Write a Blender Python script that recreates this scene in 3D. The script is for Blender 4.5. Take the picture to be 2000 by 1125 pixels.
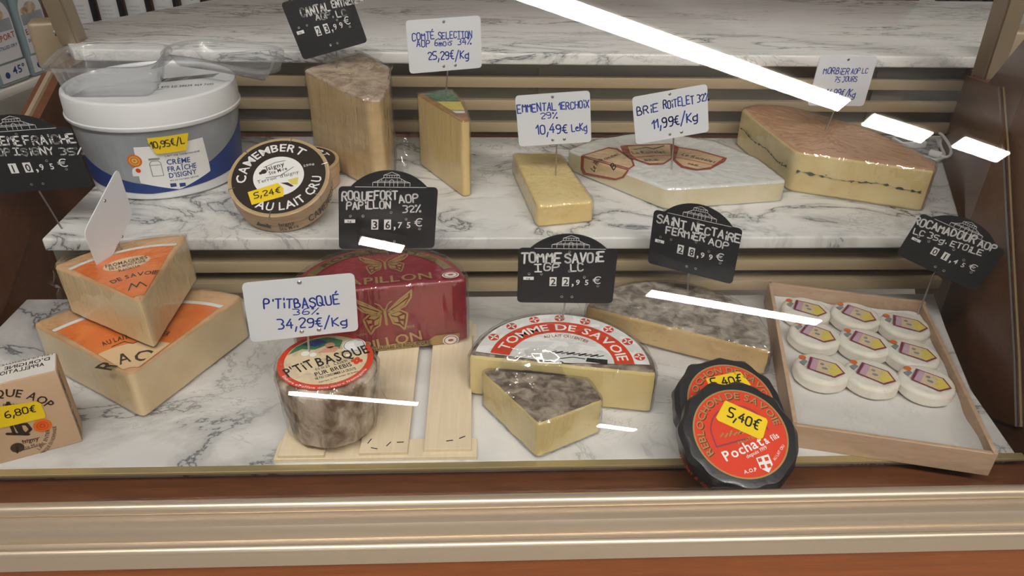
import bpy, bmesh, math, random
import numpy as np
from mathutils import Vector, Matrix, noise

for o in list(bpy.data.objects): bpy.data.objects.remove(o, do_unlink=True)
S = bpy.context.scene
COL = S.collection
random.seed(4)
CM = 0.01                      # every length below is in centimetres; z = 0 is the lower marble deck

# ---------------------------------------------------------------- camera
FPX, CX, CY = 1450.0, 1000.0, 562.5
_ex = np.array([32000., -182., FPX]); _ex /= np.linalg.norm(_ex)
_vy = FPX / math.tan(math.radians(31)); _nx = -(_ex[1]*_vy + _ex[2]*FPX)/_ex[0]
_ez = -np.array([_nx, _vy, FPX]); _ez /= np.linalg.norm(_ez)
CM3 = np.stack([_ex, np.cross(_ez, _ex), _ez])
EYE = np.array([0., 0., 46.])
cam = bpy.data.cameras.new('camera'); cam_o = bpy.data.objects.new('camera', cam); COL.objects.link(cam_o)
cam.sensor_width = 36; cam.lens = FPX/2000*36; cam.clip_start = 0.01
_r, _d, _f = CM3[:, 0], CM3[:, 1], CM3[:, 2]
cam_o.matrix_world = Matrix(((_r[0], -_d[0], -_f[0], 0), (_r[1], -_d[1], -_f[1], 0), (_r[2], -_d[2], -_f[2], EYE[2]*CM), (0, 0, 0, 1)))
S.camera = cam_o
def ray(x, y):
    d = np.array([x-CX, y-CY, FPX]); return CM3 @ (d/np.linalg.norm(d))
def oz(x, y, z): d = ray(x, y); return EYE + d*((z-EYE[2])/d[2])
def oy(x, y, Y): d = ray(x, y); return EYE + d*(Y/d[1])
def oz2(x, y, z): return tuple(oz(x, y, z)[:2])

# ---------------------------------------------------------------- world and exposure
w = bpy.data.worlds.new('shop_ambient'); S.world = w; w.use_nodes = True
w.node_tree.nodes['Background'].inputs[0].default_value = (0, 0, 0, 1)
w.node_tree.nodes['Background'].inputs[1].default_value = 0.0
S.view_settings.view_transform = 'Standard'; S.view_settings.look = 'None'
S.view_settings.gamma = 1; S.view_settings.use_curve_mapping = False
S.view_settings.exposure = 1.2
LAMP_POWER = 37.0
# the strip lamps behind the viewer that the photograph shows as reflections in the front glass
LAMPS = [((-120, -29), (158, -140)), ((173, -149), (206, -161)), ((223, -164), (251, -175)), ((107, -309), (233, -353)), ((-64, -247), (-42, -256)), ((-153, -474), (-52, -503)), ((111, -566), (148, -582))]

# ---------------------------------------------------------------- materials
def _mat(name):
    m = bpy.data.materials.new(name); m.use_nodes = True
    nt = m.node_tree; return m, nt, nt.nodes['Principled BSDF']
def rgb(c): return (c[0], c[1], c[2], 1)
def hexc(h):
    v = [int(h[i:i+2], 16)/255 for i in (0, 2, 4)]
    return tuple(x/12.92 if x < .04045 else ((x+.055)/1.055)**2.4 for x in v)
def ramp(nt, fac, stops):
    r = nt.nodes.new('ShaderNodeValToRGB'); nt.links.new(fac, r.inputs[0])
    while len(r.color_ramp.elements) < len(stops): r.color_ramp.elements.new(.5)
    for e, (p, c) in zip(r.color_ramp.elements, stops): e.position = p; e.color = rgb(c)
    return r.outputs[0]
def coords(nt, scale=(1, 1, 1), rot=(0, 0, 0)):
    t = nt.nodes.new('ShaderNodeTexCoord'); mp = nt.nodes.new('ShaderNodeMapping')
    nt.links.new(t.outputs['Object'], mp.inputs[0]); mp.inputs['Scale'].default_value = scale; mp.inputs['Rotation'].default_value = rot
    return mp.outputs[0]
def ntex(nt, vec, scale, detail=4, dist=0, rough=.55):
    n = nt.nodes.new('ShaderNodeTexNoise'); nt.links.new(vec, n.inputs['Vector'])
    n.inputs['Scale'].default_value = scale; n.inputs['Detail'].default_value = detail
    n.inputs['Distortion'].default_value = dist; n.inputs['Roughness'].default_value = rough
    return n.outputs['Fac']
def math_(nt, op, a, b=None):
    m = nt.nodes.new('ShaderNodeMath'); m.operation = op
    for i, v in enumerate((a, b)):
        if v is None: continue
        if isinstance(v, (int, float)): m.inputs[i].default_value = v
        else: nt.links.new(v, m.inputs[i])
    return m.outputs[0]
def bumpn(nt, h, strength, dist=.002):
    b = nt.nodes.new('ShaderNodeBump'); nt.links.new(h, b.inputs['Height'])
    b.inputs['Strength'].default_value = strength; b.inputs['Distance'].default_value = dist
    return b.outputs[0]
MATS = {}
def plain(name, col, rough=.5, metal=0, var=None, vscale=60, bump=0, bscale=200, coat=0, stretch=(1, 1, 1), sss=0, coatbump=0):
    m, nt, p = _mat(name)
    p.inputs['Base Color'].default_value = rgb(col); p.inputs['Roughness'].default_value = rough; p.inputs['Metallic'].default_value = metal
    v = coords(nt, stretch)
    if var: nt.links.new(ramp(nt, ntex(nt, v, vscale, 6, .6), [(.38, col), (.62, var)]), p.inputs['Base Color'])
    if bump: nt.links.new(bumpn(nt, ntex(nt, v, bscale, 5), bump), p.inputs['Normal'])
    if coat:
        p.inputs['Coat Weight'].default_value = coat; p.inputs['Coat Roughness'].default_value = .12
    if sss:
        p.inputs['Subsurface Weight'].default_value = sss; p.inputs['Subsurface Scale'].default_value = .006
        p.inputs['Subsurface Radius'].default_value = (1, .6, .3)
    MATS[name] = m; return m
def marble(name, rot, vs, stretch, wid, soft, base=(.80, .79, .77), dark=(.10, .11, .12), cloud=.25, dens=(.46, .60), fine_w=.018):
    m, nt, p = _mat(name)
    v = coords(nt, stretch, (0, 0, rot))
    n1 = ntex(nt, v, vs, 7, .9, .62); r1 = math_(nt, 'ABSOLUTE', math_(nt, 'SUBTRACT', n1, .5))
    mask = ntex(nt, v, vs*.55, 3, .3)
    vein = ramp(nt, r1, [(0, (1, 1, 1)), (wid, (.35, .35, .35)), (soft, (0, 0, 0))])
    mk = ramp(nt, mask, [(dens[0], (0, 0, 0)), (dens[1], (1, 1, 1))])
    vm = math_(nt, 'MULTIPLY', vein, mk)
    n2 = ntex(nt, v, vs*2.1, 8, 1.6, .65); r2 = math_(nt, 'ABSOLUTE', math_(nt, 'SUBTRACT', n2, .47))
    fine = math_(nt, 'MULTIPLY', ramp(nt, r2, [(0, (.6, .6, .6)), (fine_w, (0, 0, 0))]), ramp(nt, ntex(nt, v, vs*.8, 2), [(.5, (0, 0, 0)), (.62, (1, 1, 1))]))
    tot = math_(nt, 'MAXIMUM', vm, fine)
    cl = ramp(nt, ntex(nt, v, vs*.7, 5, .8), [(.35, base), (.75, tuple(b*(1-cloud) for b in base))])
    mx = nt.nodes.new('ShaderNodeMixRGB'); nt.links.new(tot, mx.inputs[0]); nt.links.new(cl, mx.inputs[1]); mx.inputs[2].default_value = rgb(dark)
    nt.links.new(mx.outputs[0], p.inputs['Base Color']); p.inputs['Roughness'].default_value = .16
    MATS[name] = m; return m
def wood(name, a, b, scale=(40, 3, 40), rough=.4, coat=.2):
    m, nt, p = _mat(name)
    v = coords(nt, scale); n = ntex(nt, v, 3, 8, .5, .7)
    nt.links.new(ramp(nt, n, [(.3, a), (.7, b)]), p.inputs['Base Color']); p.inputs['Roughness'].default_value = rough
    nt.links.new(bumpn(nt, n, .15, .0008), p.inputs['Normal']); p.inputs['Coat Weight'].default_value = coat
    MATS[name] = m; return m
def clear(name, tint=(1, 1, 1), refl=1.45, rough=.05, bump=0, bscale=120, haze=0, stretch=(1, 1, 1), sides=2):
    """thin clear sheet: see-through plus Fresnel reflection, optionally a little milky"""
    m = bpy.data.materials.new(name); m.use_nodes = True; nt = m.node_tree; nt.nodes.clear()
    out = nt.nodes.new('ShaderNodeOutputMaterial'); tr = nt.nodes.new('ShaderNodeBsdfTransparent'); gl = nt.nodes.new('ShaderNodeBsdfGlossy')
    fr = nt.nodes.new('ShaderNodeLayerWeight'); fr.inputs['Blend'].default_value = .5; mx = nt.nodes.new('ShaderNodeMixShader')
    f0 = ((refl-1)/(refl+1))**2*sides   # Schlick reflection, both faces of the sheet
    fac = math_(nt, 'ADD', math_(nt, 'MULTIPLY', math_(nt, 'POWER', fr.outputs['Facing'], 5.0), 1-f0), f0)
    tr.inputs[0].default_value = rgb(tint); gl.inputs['Roughness'].default_value = rough
    if bump:
        v = coords(nt, stretch); a = ntex(nt, v, bscale, 3, 2.5); r = math_(nt, 'ABSOLUTE', math_(nt, 'SUBTRACT', a, .5))
        r = math_(nt, 'MULTIPLY', r, ramp(nt, ntex(nt, v, bscale*.3, 2), [(.40, (.12, .12, .12)), (.62, (1, 1, 1))]))
        b = bumpn(nt, r, bump, .012); nt.links.new(b, gl.inputs['Normal'])
    src = tr.outputs[0]
    if haze:
        df = nt.nodes.new('ShaderNodeBsdfDiffuse'); df.inputs[0].default_value = (.85, .87, .9, 1)
        m2 = nt.nodes.new('ShaderNodeMixShader'); m2.inputs[0].default_value = haze
        nt.links.new(tr.outputs[0], m2.inputs[1]); nt.links.new(df.outputs[0], m2.inputs[2]); src = m2.outputs[0]
    nt.links.new(fac, mx.inputs[0]); nt.links.new(src, mx.inputs[1]); nt.links.new(gl.outputs[0], mx.inputs[2])
    nt.links.new(mx.outputs[0], out.inputs[0]); MATS[name] = m; return m
def emit(name, col, strength):
    m = bpy.data.materials.new(name); m.use_nodes = True; nt = m.node_tree; nt.nodes.clear()
    out = nt.nodes.new('ShaderNodeOutputMaterial'); e = nt.nodes.new('ShaderNodeEmission')
    e.inputs[0].default_value = rgb(col); e.inputs[1].default_value = strength; nt.links.new(e.outputs[0], out.inputs[0]); MATS[name] = m
# name: palette
marble('marble_deck', .6, 3.6, (1, 1.6, 1), .012, .11, cloud=.34, fine_w=.008, dens=(.42, .54))
marble('marble_shelf', .75, 5.5, (1, 2.0, 1), .012, .07, cloud=.2, fine_w=.014, dens=(.40, .52))
marble('marble_counter', .18, 8, (.8, 3.2, 1.5), .012, .05, cloud=.10, base=(.86, .85, .83))
wood('case_wood', hexc("583320"), hexc("76482d"), (6, 60, 60))
wood('wood_front', hexc('80400c'), hexc('9c5216'), (4, 60, 60))
wood('poplar', hexc('decbaa'), hexc('ebdcc0'), (60, 4, 60), .6, 0)
wood('tray_wood', hexc('b8967a'), hexc('cbb094'), (8, 60, 60), .6, 0)
plain('beige_metal', hexc('b7a88c'), .38, .35)
plain('bracket_beige', hexc('a3927a'), .45, .2)
plain('slat_beige', hexc('b3a181'), .42, .25)
plain('slat_back', hexc('7d786f'), .45, .3)
plain('rail_metal', hexc('c9b9a4'), .33, .65)
plain('gold_strip', hexc('bfb083'), .35, .6)
plain('steel', (.5, .5, .5), .3, 1)
plain('dark_metal', (.03, .03, .03), .5, .6)
plain('black_board', (.009, .011, .015), .5)
plain('white_board', (.74, .76, .80), .38)
plain('chalk_white', (.80, .80, .80), .6)
plain('ink_blue', (.02, .055, .40), .5)
plain('ink_black', (.012, .012, .012), .5)
plain('white_print', (.85, .85, .84), .45)
plain('brown_print', hexc('3a2a22'), .4)
plain('gold_print', hexc('c9a668'), .35, .5)
plain('gold_foil', hexc('b79a62'), .25, .8, bump=.4, bscale=150)
plain('red_print', hexc('d8421f'), .4)
plain('orange_print', hexc('e8772e'), .4, var=hexc('ef8a45'), vscale=40)
plain('orange_seal', hexc('e0701c'), .4)
plain('green_print', hexc('3f7d55'), .5)
plain('blue_print', hexc('203c82'), .4)
plain('grey_print', hexc('8c8e90'), .5)
plain('pale_print', hexc('dcc8a4'), .5)
plain('peach_print', hexc('e9c9a0'), .5)
plain('brick_print', hexc('a8462f'), .5)
plain('maroon_print', hexc('8c3a55'), .5)
plain('yellow_print', hexc('e3cf63'), .5)
plain('lilac_print', hexc('cba6bd'), .5)
plain('skin_print', hexc('d49a80'), .5)
plain('sticker_yellow', hexc('f2cf1c'), .45)
plain('tub_white', (.80, .81, .83), .3)
plain('tub_grey', hexc('a3a8ad'), .3, var=hexc('8f949a'), vscale=12)
plain('carton', hexc('c9a888'), .6, bump=.05, bscale=300)
plain('carton_white', hexc('ded9d2'), .5)
plain('box_wood', hexc('cdb08e'), .55, var=hexc('bd9c78'), vscale=30, stretch=(1, 1, 12))
plain('box_top_brown', hexc('2b1f1a'), .42)
plain('cream_gold', hexc('b59f74'), .4)
plain('paste_cantal', hexc('ddc193'), .5, var=hexc('d2b383'), vscale=12, bump=.12, bscale=400, stretch=(1, 1, 6), sss=.15)
plain('rind_cantal', hexc('d8c6b0'), .7, var=hexc('ab8f76'), vscale=60, bump=.5, bscale=180)
plain('paste_comte', hexc('f0d599'), .45, var=hexc('e9c986'), vscale=10, bump=.05, sss=.2)
plain('rind_comte', hexc('b5884f'), .6, var=hexc('9a6f3c'), vscale=50, bump=.3)
plain('paste_emmental', hexc('f4dea0'), .4, var=hexc('ecd08a'), vscale=12, bump=.1, bscale=60, sss=.25)
plain('rind_brie', (.86, .86, .84), .75, var=(.78, .78, .76), vscale=60, bump=.4, bscale=250)
plain('paste_brie', hexc('f0e6c8'), .5, var=hexc('e8dab4'), vscale=25, bump=.1, bscale=150, sss=.25)
plain('rind_morbier', hexc('d9ab84'), .6, var=hexc('c4926a'), vscale=20, bump=.25, bscale=150)
plain('paste_morbier', hexc('efdca6'), .45, var=hexc('e4cb8c'), vscale=14, bump=.06, sss=.2)
plain('rind_raclette', hexc('dcb48a'), .6, var=hexc('c69668'), vscale=30, bump=.2)
plain('paste_raclette', hexc('efdab0'), .45, var=hexc('e4c898'), vscale=9, bump=.08, sss=.2)
plain('rind_tomme', hexc('b3a494'), .8, var=hexc('64554a'), vscale=90, bump=.8, bscale=120)
plain('paste_tomme', hexc('efdb9e'), .45, var=hexc('e4ca88'), vscale=14, bump=.05, sss=.2)
plain('rind_nectaire', hexc('bdb3a6'), .85, var=hexc('756a60'), vscale=70, bump=.8, bscale=130)
plain('paste_nectaire', hexc('e2c38c'), .45, var=hexc('d4b078'), vscale=14, bump=.06, sss=.2)
plain('rind_basque', hexc('dccbb8'), .8, var=hexc('80674f'), vscale=60, bump=.9, bscale=90, stretch=(1, 1, .6))
plain('cream_cheese', (.86, .83, .76), .55, var=(.80, .75, .66), vscale=40, bump=.2, bscale=120, sss=.3)
plain('ash', (.045, .055, .055), .7)
plain('red_foil', hexc('9c1a32'), .34, var=hexc('861329'), vscale=30, bump=.12, bscale=60, coat=.3)
plain('black_paper', (.022, .022, .025), .38, bump=.5, bscale=70, coat=.3)
plain('orange_red', hexc('dc3c1a'), .55)
plain('paper_liner', (.72, .70, .68), .6, bump=.4, bscale=60)
plain('bottle_dark', (.008, .010, .018), .12, coat=.5)
plain('bottle_label', (.70, .70, .72), .55)
plain('bottle_glass', hexc('7f9096'), .08, coat=.6)
plain('shelf_grey', hexc('8a867e'), .5)
plain('cable_white', (.80, .80, .82), .4)
plain('device_grey', (.18, .19, .20), .4)
plain('wall_paint', (.80, .78, .74), .7, var=(.77, .75, .71), vscale=3)
plain('ceiling_paint', (.75, .75, .74), .8)
plain('floor_tile', (.55, .52, .47), .35, var=(.50, .47, .43), vscale=6)
plain('fixture_white', (.7, .66, .6), .5)
emit('lamp_diffuser', (1.0, .955, .90), LAMP_POWER)
clear('pane_glass', (.993, .996, .993), 1.42, .0, sides=1)
clear('film', (.99, .99, .985), 1.6, .05)
clear('film_fine', (.985, .985, .98), 1.65, .07)
clear('film_tray', (.99, .99, .985), 1.55, .05)
clear('clear_plastic', (.94, .95, .96), 1.42, .08, .1, 60, haze=.14)

# ---------------------------------------------------------------- object helpers
OFF = {}
def link(o, parent=None):
    COL.objects.link(o)
    if parent is not None: o.parent = parent
    return o
def tagp(o, label=None, cat=None, group=None, kind=None):
    for k, v in (('label', label), ('category', cat), ('group', group), ('kind', kind)):
        if v: o[k] = v
    return o
def thing(name, label, cat, loc=(0, 0, 0), group=None, kind=None):
    o = bpy.data.objects.new(name, None); o.empty_display_size = .02; link(o)
    o.location = [c*CM for c in loc]; OFF[o.name] = np.array(loc, float)
    return tagp(o, label, cat, group, kind)
def bm_obj(name, bm, mat, parent=None, smooth=35, label=None, kind=None, doubles=False):
    if doubles: bmesh.ops.remove_doubles(bm, verts=bm.verts, dist=1e-4)
    bmesh.ops.recalc_face_normals(bm, faces=bm.faces)
    off = OFF.get(parent.name, np.zeros(3)) if parent is not None else np.zeros(3)
    for v in bm.verts: v.co = Vector([(v.co[i]-off[i])*CM for i in range(3)])
    me = bpy.data.meshes.new(name); bm.to_mesh(me); bm.free()
    if smooth:
        me.shade_smooth(); me.set_sharp_from_angle(angle=math.radians(smooth))
    for mm in (mat if isinstance(mat, (list, tuple)) else [mat]): me.materials.append(MATS[mm])
    o = bpy.data.objects.new(name, me); link(o, parent)
    if parent is not None: OFF[o.name] = off
    return tagp(o, label, kind=kind)
def box_bm(c, s, rz=0, bev=0, bm=None, seg=2):
    b = bmesh.new(); bmesh.ops.create_cube(b, size=1)
    for v in b.verts: v.co = Vector((v.co.x*s[0], v.co.y*s[1], v.co.z*s[2]))
    if bev: bmesh.ops.bevel(b, geom=b.edges[:], offset=bev, segments=seg, affect='EDGES', profile=.5)
    R = Matrix.Rotation(rz, 4, 'Z'); bmesh.ops.transform(b, matrix=Matrix.Translation(c) @ R, verts=b.verts)
    if bm is None: return b
    join(bm, b); return bm
def join(bm, b):
    me = bpy.data.meshes.new('t'); b.to_mesh(me); b.free(); bm.from_mesh(me); bpy.data.meshes.remove(me); return bm
def prism_bm(poly, z0, z1, bev=0, xf=None, seg=2):
    b = bmesh.new(); lo = [b.verts.new((x, y, z0)) for x, y in poly]; hi = [b.verts.new((x, y, z1)) for x, y in poly]
    n = len(poly); b.faces.new(lo[::-1]); b.faces.new(hi)
    for i in range(n): b.faces.new((lo[i], lo[(i+1) % n], hi[(i+1) % n], hi[i]))
    bmesh.ops.recalc_face_normals(b, faces=b.faces)
    if bev: bmesh.ops.bevel(b, geom=[e for e in b.edges], offset=bev, segments=seg, affect='EDGES', profile=.5, clamp_overlap=True)
    if xf is not None: bmesh.ops.transform(b, matrix=xf, verts=b.verts)
    return b
def lathe_bm(prof, c=(0, 0, 0), n=64, xf=None):
    b = bmesh.new(); rings = []
    for r, z in prof:
        if r < 1e-6: rings.append([b.verts.new((0, 0, z))])
        else: rings.append([b.verts.new((r*math.cos(2*math.pi*i/n), r*math.sin(2*math.pi*i/n), z)) for i in range(n)])
    for a, d in zip(rings[:-1], rings[1:]):
        for i in range(n):
            j = (i+1) % n
            if len(a) == 1 and len(d) == 1: break
            if len(a) == 1: b.faces.new((a[0], d[i], d[j]))
            elif len(d) == 1: b.faces.new((a[i], a[j], d[0]))
            else: b.faces.new((a[i], a[j], d[j], d[i]))
    if xf is not None: bmesh.ops.transform(b, matrix=xf, verts=b.verts)
    bmesh.ops.translate(b, vec=c, verts=b.verts)
    return b
def tube_bm(pts, r, n=8, bm=None, sub=1):
    b = bm or bmesh.new(); P = [Vector(p) for p in pts]
    for _ in range(sub-1):                                   # Catmull-Rom refinement
        Q = []
        for i in range(len(P)-1):
            p0, p1, p2, p3 = P[max(i-1, 0)], P[i], P[i+1], P[min(i+2, len(P)-1)]
            Q += [p1, (-p0+9*p1+9*p2-p3)/16]
        P = Q+[P[-1]]
    rings = []
    for i, p in enumerate(P):
        t = (P[min(i+1, len(P)-1)]-P[max(i-1, 0)]).normalized(); a = t.orthogonal().normalized() if not rings else (rings_a - t*rings_a.dot(t)).normalized()
        rings_a = a; c = t.cross(a)
        rings.append([b.verts.new(p+(a*math.cos(2*math.pi*k/n)+c*math.sin(2*math.pi*k/n))*r) for k in range(n)])
    for u, v in zip(rings[:-1], rings[1:]):
        for k in range(n): b.faces.new((u[k], u[(k+1) % n], v[(k+1) % n], v[k]))
    b.faces.new(rings[0][::-1]); b.faces.new(rings[-1]); return b
def extrude_x(profile, x0, x1):
    b = bmesh.new(); n = len(profile)
    A = [b.verts.new((x0, y, z)) for y, z in profile]; B = [b.verts.new((x1, y, z)) for y, z in profile]
    for i in range(n): b.faces.new((A[i], A[(i+1) % n], B[(i+1) % n], B[i]))
    b.faces.new(A[::-1]); b.faces.new(B); return b
def arc(cx, cy, r, a0, a1, k=14):
    return [(cx+r*math.cos(math.radians(a0+(a1-a0)*i/k)), cy+r*math.sin(math.radians(a0+(a1-a0)*i/k))) for i in range(k+1)]

# ---------------------------------------------------------------- lettering: printed glyphs and a marker-pen stroke alphabet
CH = "ABCDEFGHIJKLMNOPQRSTUVWXYZabcdefghijklmnopqrstuvwxyz0123456789.,'&/-€ÉÊÈÎ°%"
GL = {}
def _make_glyphs():
    tmp = []
    for bold in (0, 1):
        for ch in CH:
            cu = bpy.data.curves.new('g', 'FONT'); cu.body = ch; cu.size = 1.38; cu.resolution_u = 2; cu.offset = .022 if bold else 0
            ob = bpy.data.objects.new('g', cu); COL.objects.link(ob); tmp.append((bold, ch, ob))
    dg = bpy.context.evaluated_depsgraph_get(); dg.update()
    for bold, ch, ob in tmp:
        e = ob.evaluated_get(dg); me = e.to_mesh()
        V = np.array([v.co[:2] for v in me.vertices]) if len(me.vertices) else np.zeros((0, 2)); F = [tuple(p.vertices) for p in me.polygons]
        if len(V): V = V - np.array([V[:, 0].min(), 0]); wd = V[:, 0].max()
        else: wd = .5
        GL[(bold, ch)] = (V, F, wd); e.to_mesh_clear()
    for _, _, ob in tmp:
        cu = ob.data; bpy.data.objects.remove(ob, do_unlink=True); bpy.data.curves.remove(cu)
_make_glyphs()
HS = {'A': "00 26 40;12 32", 'B': "00 06 26 35 34 23 03;23 33 42 41 30 00", 'C': "45 36 16 05 01 10 30 41", 'D': "00 06 26 44 42 20 00", 'E': "40 00 06 46;03 33", 'F': "00 06 46;03 33",
      'G': "45 36 16 05 01 10 30 41 43 23", 'H': "00 06;40 46;03 43", 'I': "06 46;26 20;00 40", 'J': "06 46;36 31 20 10 01", 'K': "00 06;46 03 40", 'L': "06 00 40", 'M': "00 06 23 46 40",
      'N': "00 06 40 46", 'O': "10 01 05 16 36 45 41 30 10", 'P': "00 06 36 45 44 33 03", 'Q': "10 01 05 16 36 45 41 30 10;22 50", 'R': "00 06 36 45 44 33 03;23 40", 'S': "45 36 16 05 04 33 42 41 30 10 01",
      'T': "06 46;26 20", 'U': "06 01 10 30 41 46", 'V': "06 20 46", 'W': "06 10 24 30 46", 'X': "00 46;06 40", 'Y': "06 23 46;23 20", 'Z': "06 46 00 40", 'i': "13 10;15 16", 'e': "02 42 33 13 02 01 10 40",
      'g': "43 13 02 01 10 40;44 4a 3b 1b", 'm': "00 03;02 14 21;20 22 34 42 40", 'o': "10 01 03 14 34 43 41 30 10", 's': "44 14 03 32 31 20 00",
      '0': "10 01 05 16 36 45 41 30 10", '1': "04 26 20", '2': "05 16 36 45 44 00 40", '3': "06 36 44 23 42 30 00", '4': "36 02 42;34 30", '5': "46 06 03 33 42 41 30 00", '6': "46 15 02 01 10 30 41 42 33 02",
      '7': "06 46 10;13 33", '8': "13 04 05 16 36 45 44 33 13 02 01 10 30 41 42 33", '9': "44 33 13 04 05 16 36 45 42 30 10", '€': "46 26 14 12 20 40;04 34;02 32", '%': "00 46;06 16 15 05 06;31 41 40 30 31",
      '/': "0b 47", ',': "11 0b", '.': "10 11", "'": "16 15", '-': "03 33", 'É': "40 00 06 46;03 33;27 38"}
def _hv(c): return int(c) if c.isdigit() else {'a': -1, 'b': -2}[c]
def chaikin(p):
    if len(p) < 5: return p
    closed = p[0] == p[-1]; q = [] if closed else [p[0]]
    for a, b in zip(p[:-1], p[1:]): q += [(a[0]*.75+b[0]*.25, a[1]*.75+b[1]*.25), (a[0]*.25+b[0]*.75, a[1]*.25+b[1]*.75)]
    return q+([q[0]] if closed else [p[-1]])
class D2:
    """flat ink on a surface: collects 2-D shapes, then lays them on the surface as real geometry"""
    def __init__(s): s.V = []; s.F = []
    def add(s, V, F):
        k = len(s.V); s.V += [tuple(v) for v in V]; s.F += [tuple(i+k for i in f) for f in F]
    def poly(s, P): s.add(P, [tuple(range(len(P)))])
    def strip(s, lo, hi): n = len(lo); s.add(list(lo)+list(hi), [(i, i+1, n+i+1, n+i) for i in range(n-1)])
    def ring(s, c, r0, r1, a0=0, a1=360, k=48, sy=1):
        A = [math.radians(a0+(a1-a0)*i/k) for i in range(k+1)]
        s.strip([(c[0]+r0*math.cos(a), c[1]+r0*sy*math.sin(a)) for a in A], [(c[0]+r1*math.cos(a), c[1]+r1*sy*math.sin(a)) for a in A])
    def disc(s, c, r, sy=1, k=32, a0=0, a1=360): s.ring(c, r*.02, r, a0, a1, k, sy)
    def line(s, P, wd, cap=True):
        h = wd/2
        for a, b in zip(P[:-1], P[1:]):
            d = np.subtract(b, a); L = np.hypot(*d)
            if L < 1e-6: continue
            n = np.array([-d[1], d[0]])/L*h
            s.add([a+n, a-n, b-n, b+n], [(0, 1, 2, 3)])
        if cap:
            for p in P: s.add([(p[0]+h*math.cos(t*math.pi/3), p[1]+h*math.sin(t*math.pi/3)) for t in range(6)], [(0, 1, 2, 3, 4, 5)])
    def layout(s, txt, font):
        x = 0; out = []
        for ch in txt:
            if ch == ' ': x += .45; continue
            if font == 'h':
                st = [chaikin([(_hv(t[0])/6*1., _hv(t[1])/6) for t in pl.split()]) for pl in HS.get(ch, HS['-']).split(';')]
                m = max(p[0] for pl in st for p in pl); wd = m
                out.append((x, wd, ch, st)); x += wd+.25
            else:
                V, F, wd = GL.get((1 if font == 'b' else 0, ch), GL[(0, '-')]); out.append((x, wd, ch, (V, F))); x += wd+.13
        return out, x-.15
    def text(s, txt, a, b, h, font='h', pen=.17, jit=0.0, fit=None):
        """txt from a to b (baseline ends), letter height h"""
        lay, W = s.layout(txt, font); a = np.array(a, float); b = np.array(b, float); d = b-a; L = np.hypot(*d); ux = d/L; uy = np.array([-ux[1], ux[0]])
        sx = min(L/W, h*fit) if fit else L/W; rnd = random.Random(txt)
        for x, wd, ch, g in lay:
            j = (rnd.uniform(-1, 1)*jit*h, rnd.uniform(-1, 1)*jit); k = rnd.uniform(1-jit, 1+jit)
            def T(p): q = (p[0]+p[1]*j[1])*sx+x*sx; return a+ux*q+uy*(p[1]*h*k+j[0])
            if font == 'h':
                for pl in g: s.line([T(p) for p in pl], pen*h)
            else: s.add([T(p) for p in g[0]], g[1])
    def arctext(s, txt, c, r, a0, a1, h, font='b', inward=False):
        """letters along a circle from angle a0 to a1 (degrees); inward = reads along the bottom"""
        lay, W = s.layout(txt, font); A0, A1 = math.radians(a0), math.radians(a1)
        for x, wd, ch, g in lay:
            def T(p):
                t = A0+(A1-A0)*((x+p[0])/W); rr = r-p[1]*h if inward else r+p[1]*h
                return (c[0]+rr*math.cos(t), c[1]+rr*math.sin(t))
            if font == 'h':
                for pl in g: s.line([T(p) for p in pl], .17*h)
            else: s.add([T(p) for p in g[0]], g[1])
    def build(s, name, surf, lift, mat, parent, label=None):
        b = bmesh.new(); vs = [b.verts.new(surf.fwd(u, v, lift)) for u, v in s.V]
        for f in s.F:
            try: b.faces.new([vs[i] for i in f])
            except ValueError: pass
        big = [f for f in b.faces if len(f.verts) > 4]
        if big: bmesh.ops.triangulate(b, faces=big)
        off = OFF.get(parent.name, np.zeros(3)); nrm = surf.normal()
        for v in b.verts: v.co = Vector([(v.co[i]-off[i])*CM for i in range(3)])
        me = bpy.data.meshes.new(name); b.to_mesh(me); b.free(); me.materials.append(MATS[mat])
        o = bpy.data.objects.new(name, me); link(o, parent); OFF[o.name] = off
        return tagp(o, label)
class Plane:
    def __init__(s, o, U, V):
        s.o = np.array(o, float); s.U = np.array(U, float)/np.linalg.norm(U); V = np.array(V, float); V -= s.U*np.dot(V, s.U); s.V = V/np.linalg.norm(V); s.N = np.cross(s.U, s.V)
    def fwd(s, u, v, l=0): return tuple(s.o+s.U*u+s.V*v+s.N*l)
    def inv(s, x, y):
        d = ray(x, y); t = np.dot(s.o-EYE, s.N)/np.dot(d, s.N); q = EYE+d*t-s.o; return (np.dot(q, s.U), np.dot(q, s.V))
    def normal(s): return s.N
class Cone:
    """side of a slightly tapered round pot: u = arc length from the front (-y), v = height"""
    def __init__(s, c, r0, k): s.c = np.array(c, float); s.r0 = r0; s.k = k
    def fwd(s, u, v, l=0):
        r = s.r0+s.k*v; t = u/s.r0-math.pi/2; return (s.c[0]+(r+l)*math.cos(t), s.c[1]+(r+l)*math.sin(t), s.c[2]+v)
    def inv(s, x, y):
        d = ray(x, y); lo, hi, t = 40., 200., None
        for q in np.arange(40, 200, .25):
            p = EYE+d*q
            if math.hypot(p[0]-s.c[0], p[1]-s.c[1]) < s.r0+s.k*(p[2]-s.c[2]): break
        return (s.r0*(math.atan2(p[1]-s.c[1], p[0]-s.c[0])+math.pi/2), p[2]-s.c[2])
    def normal(s): return None

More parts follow.
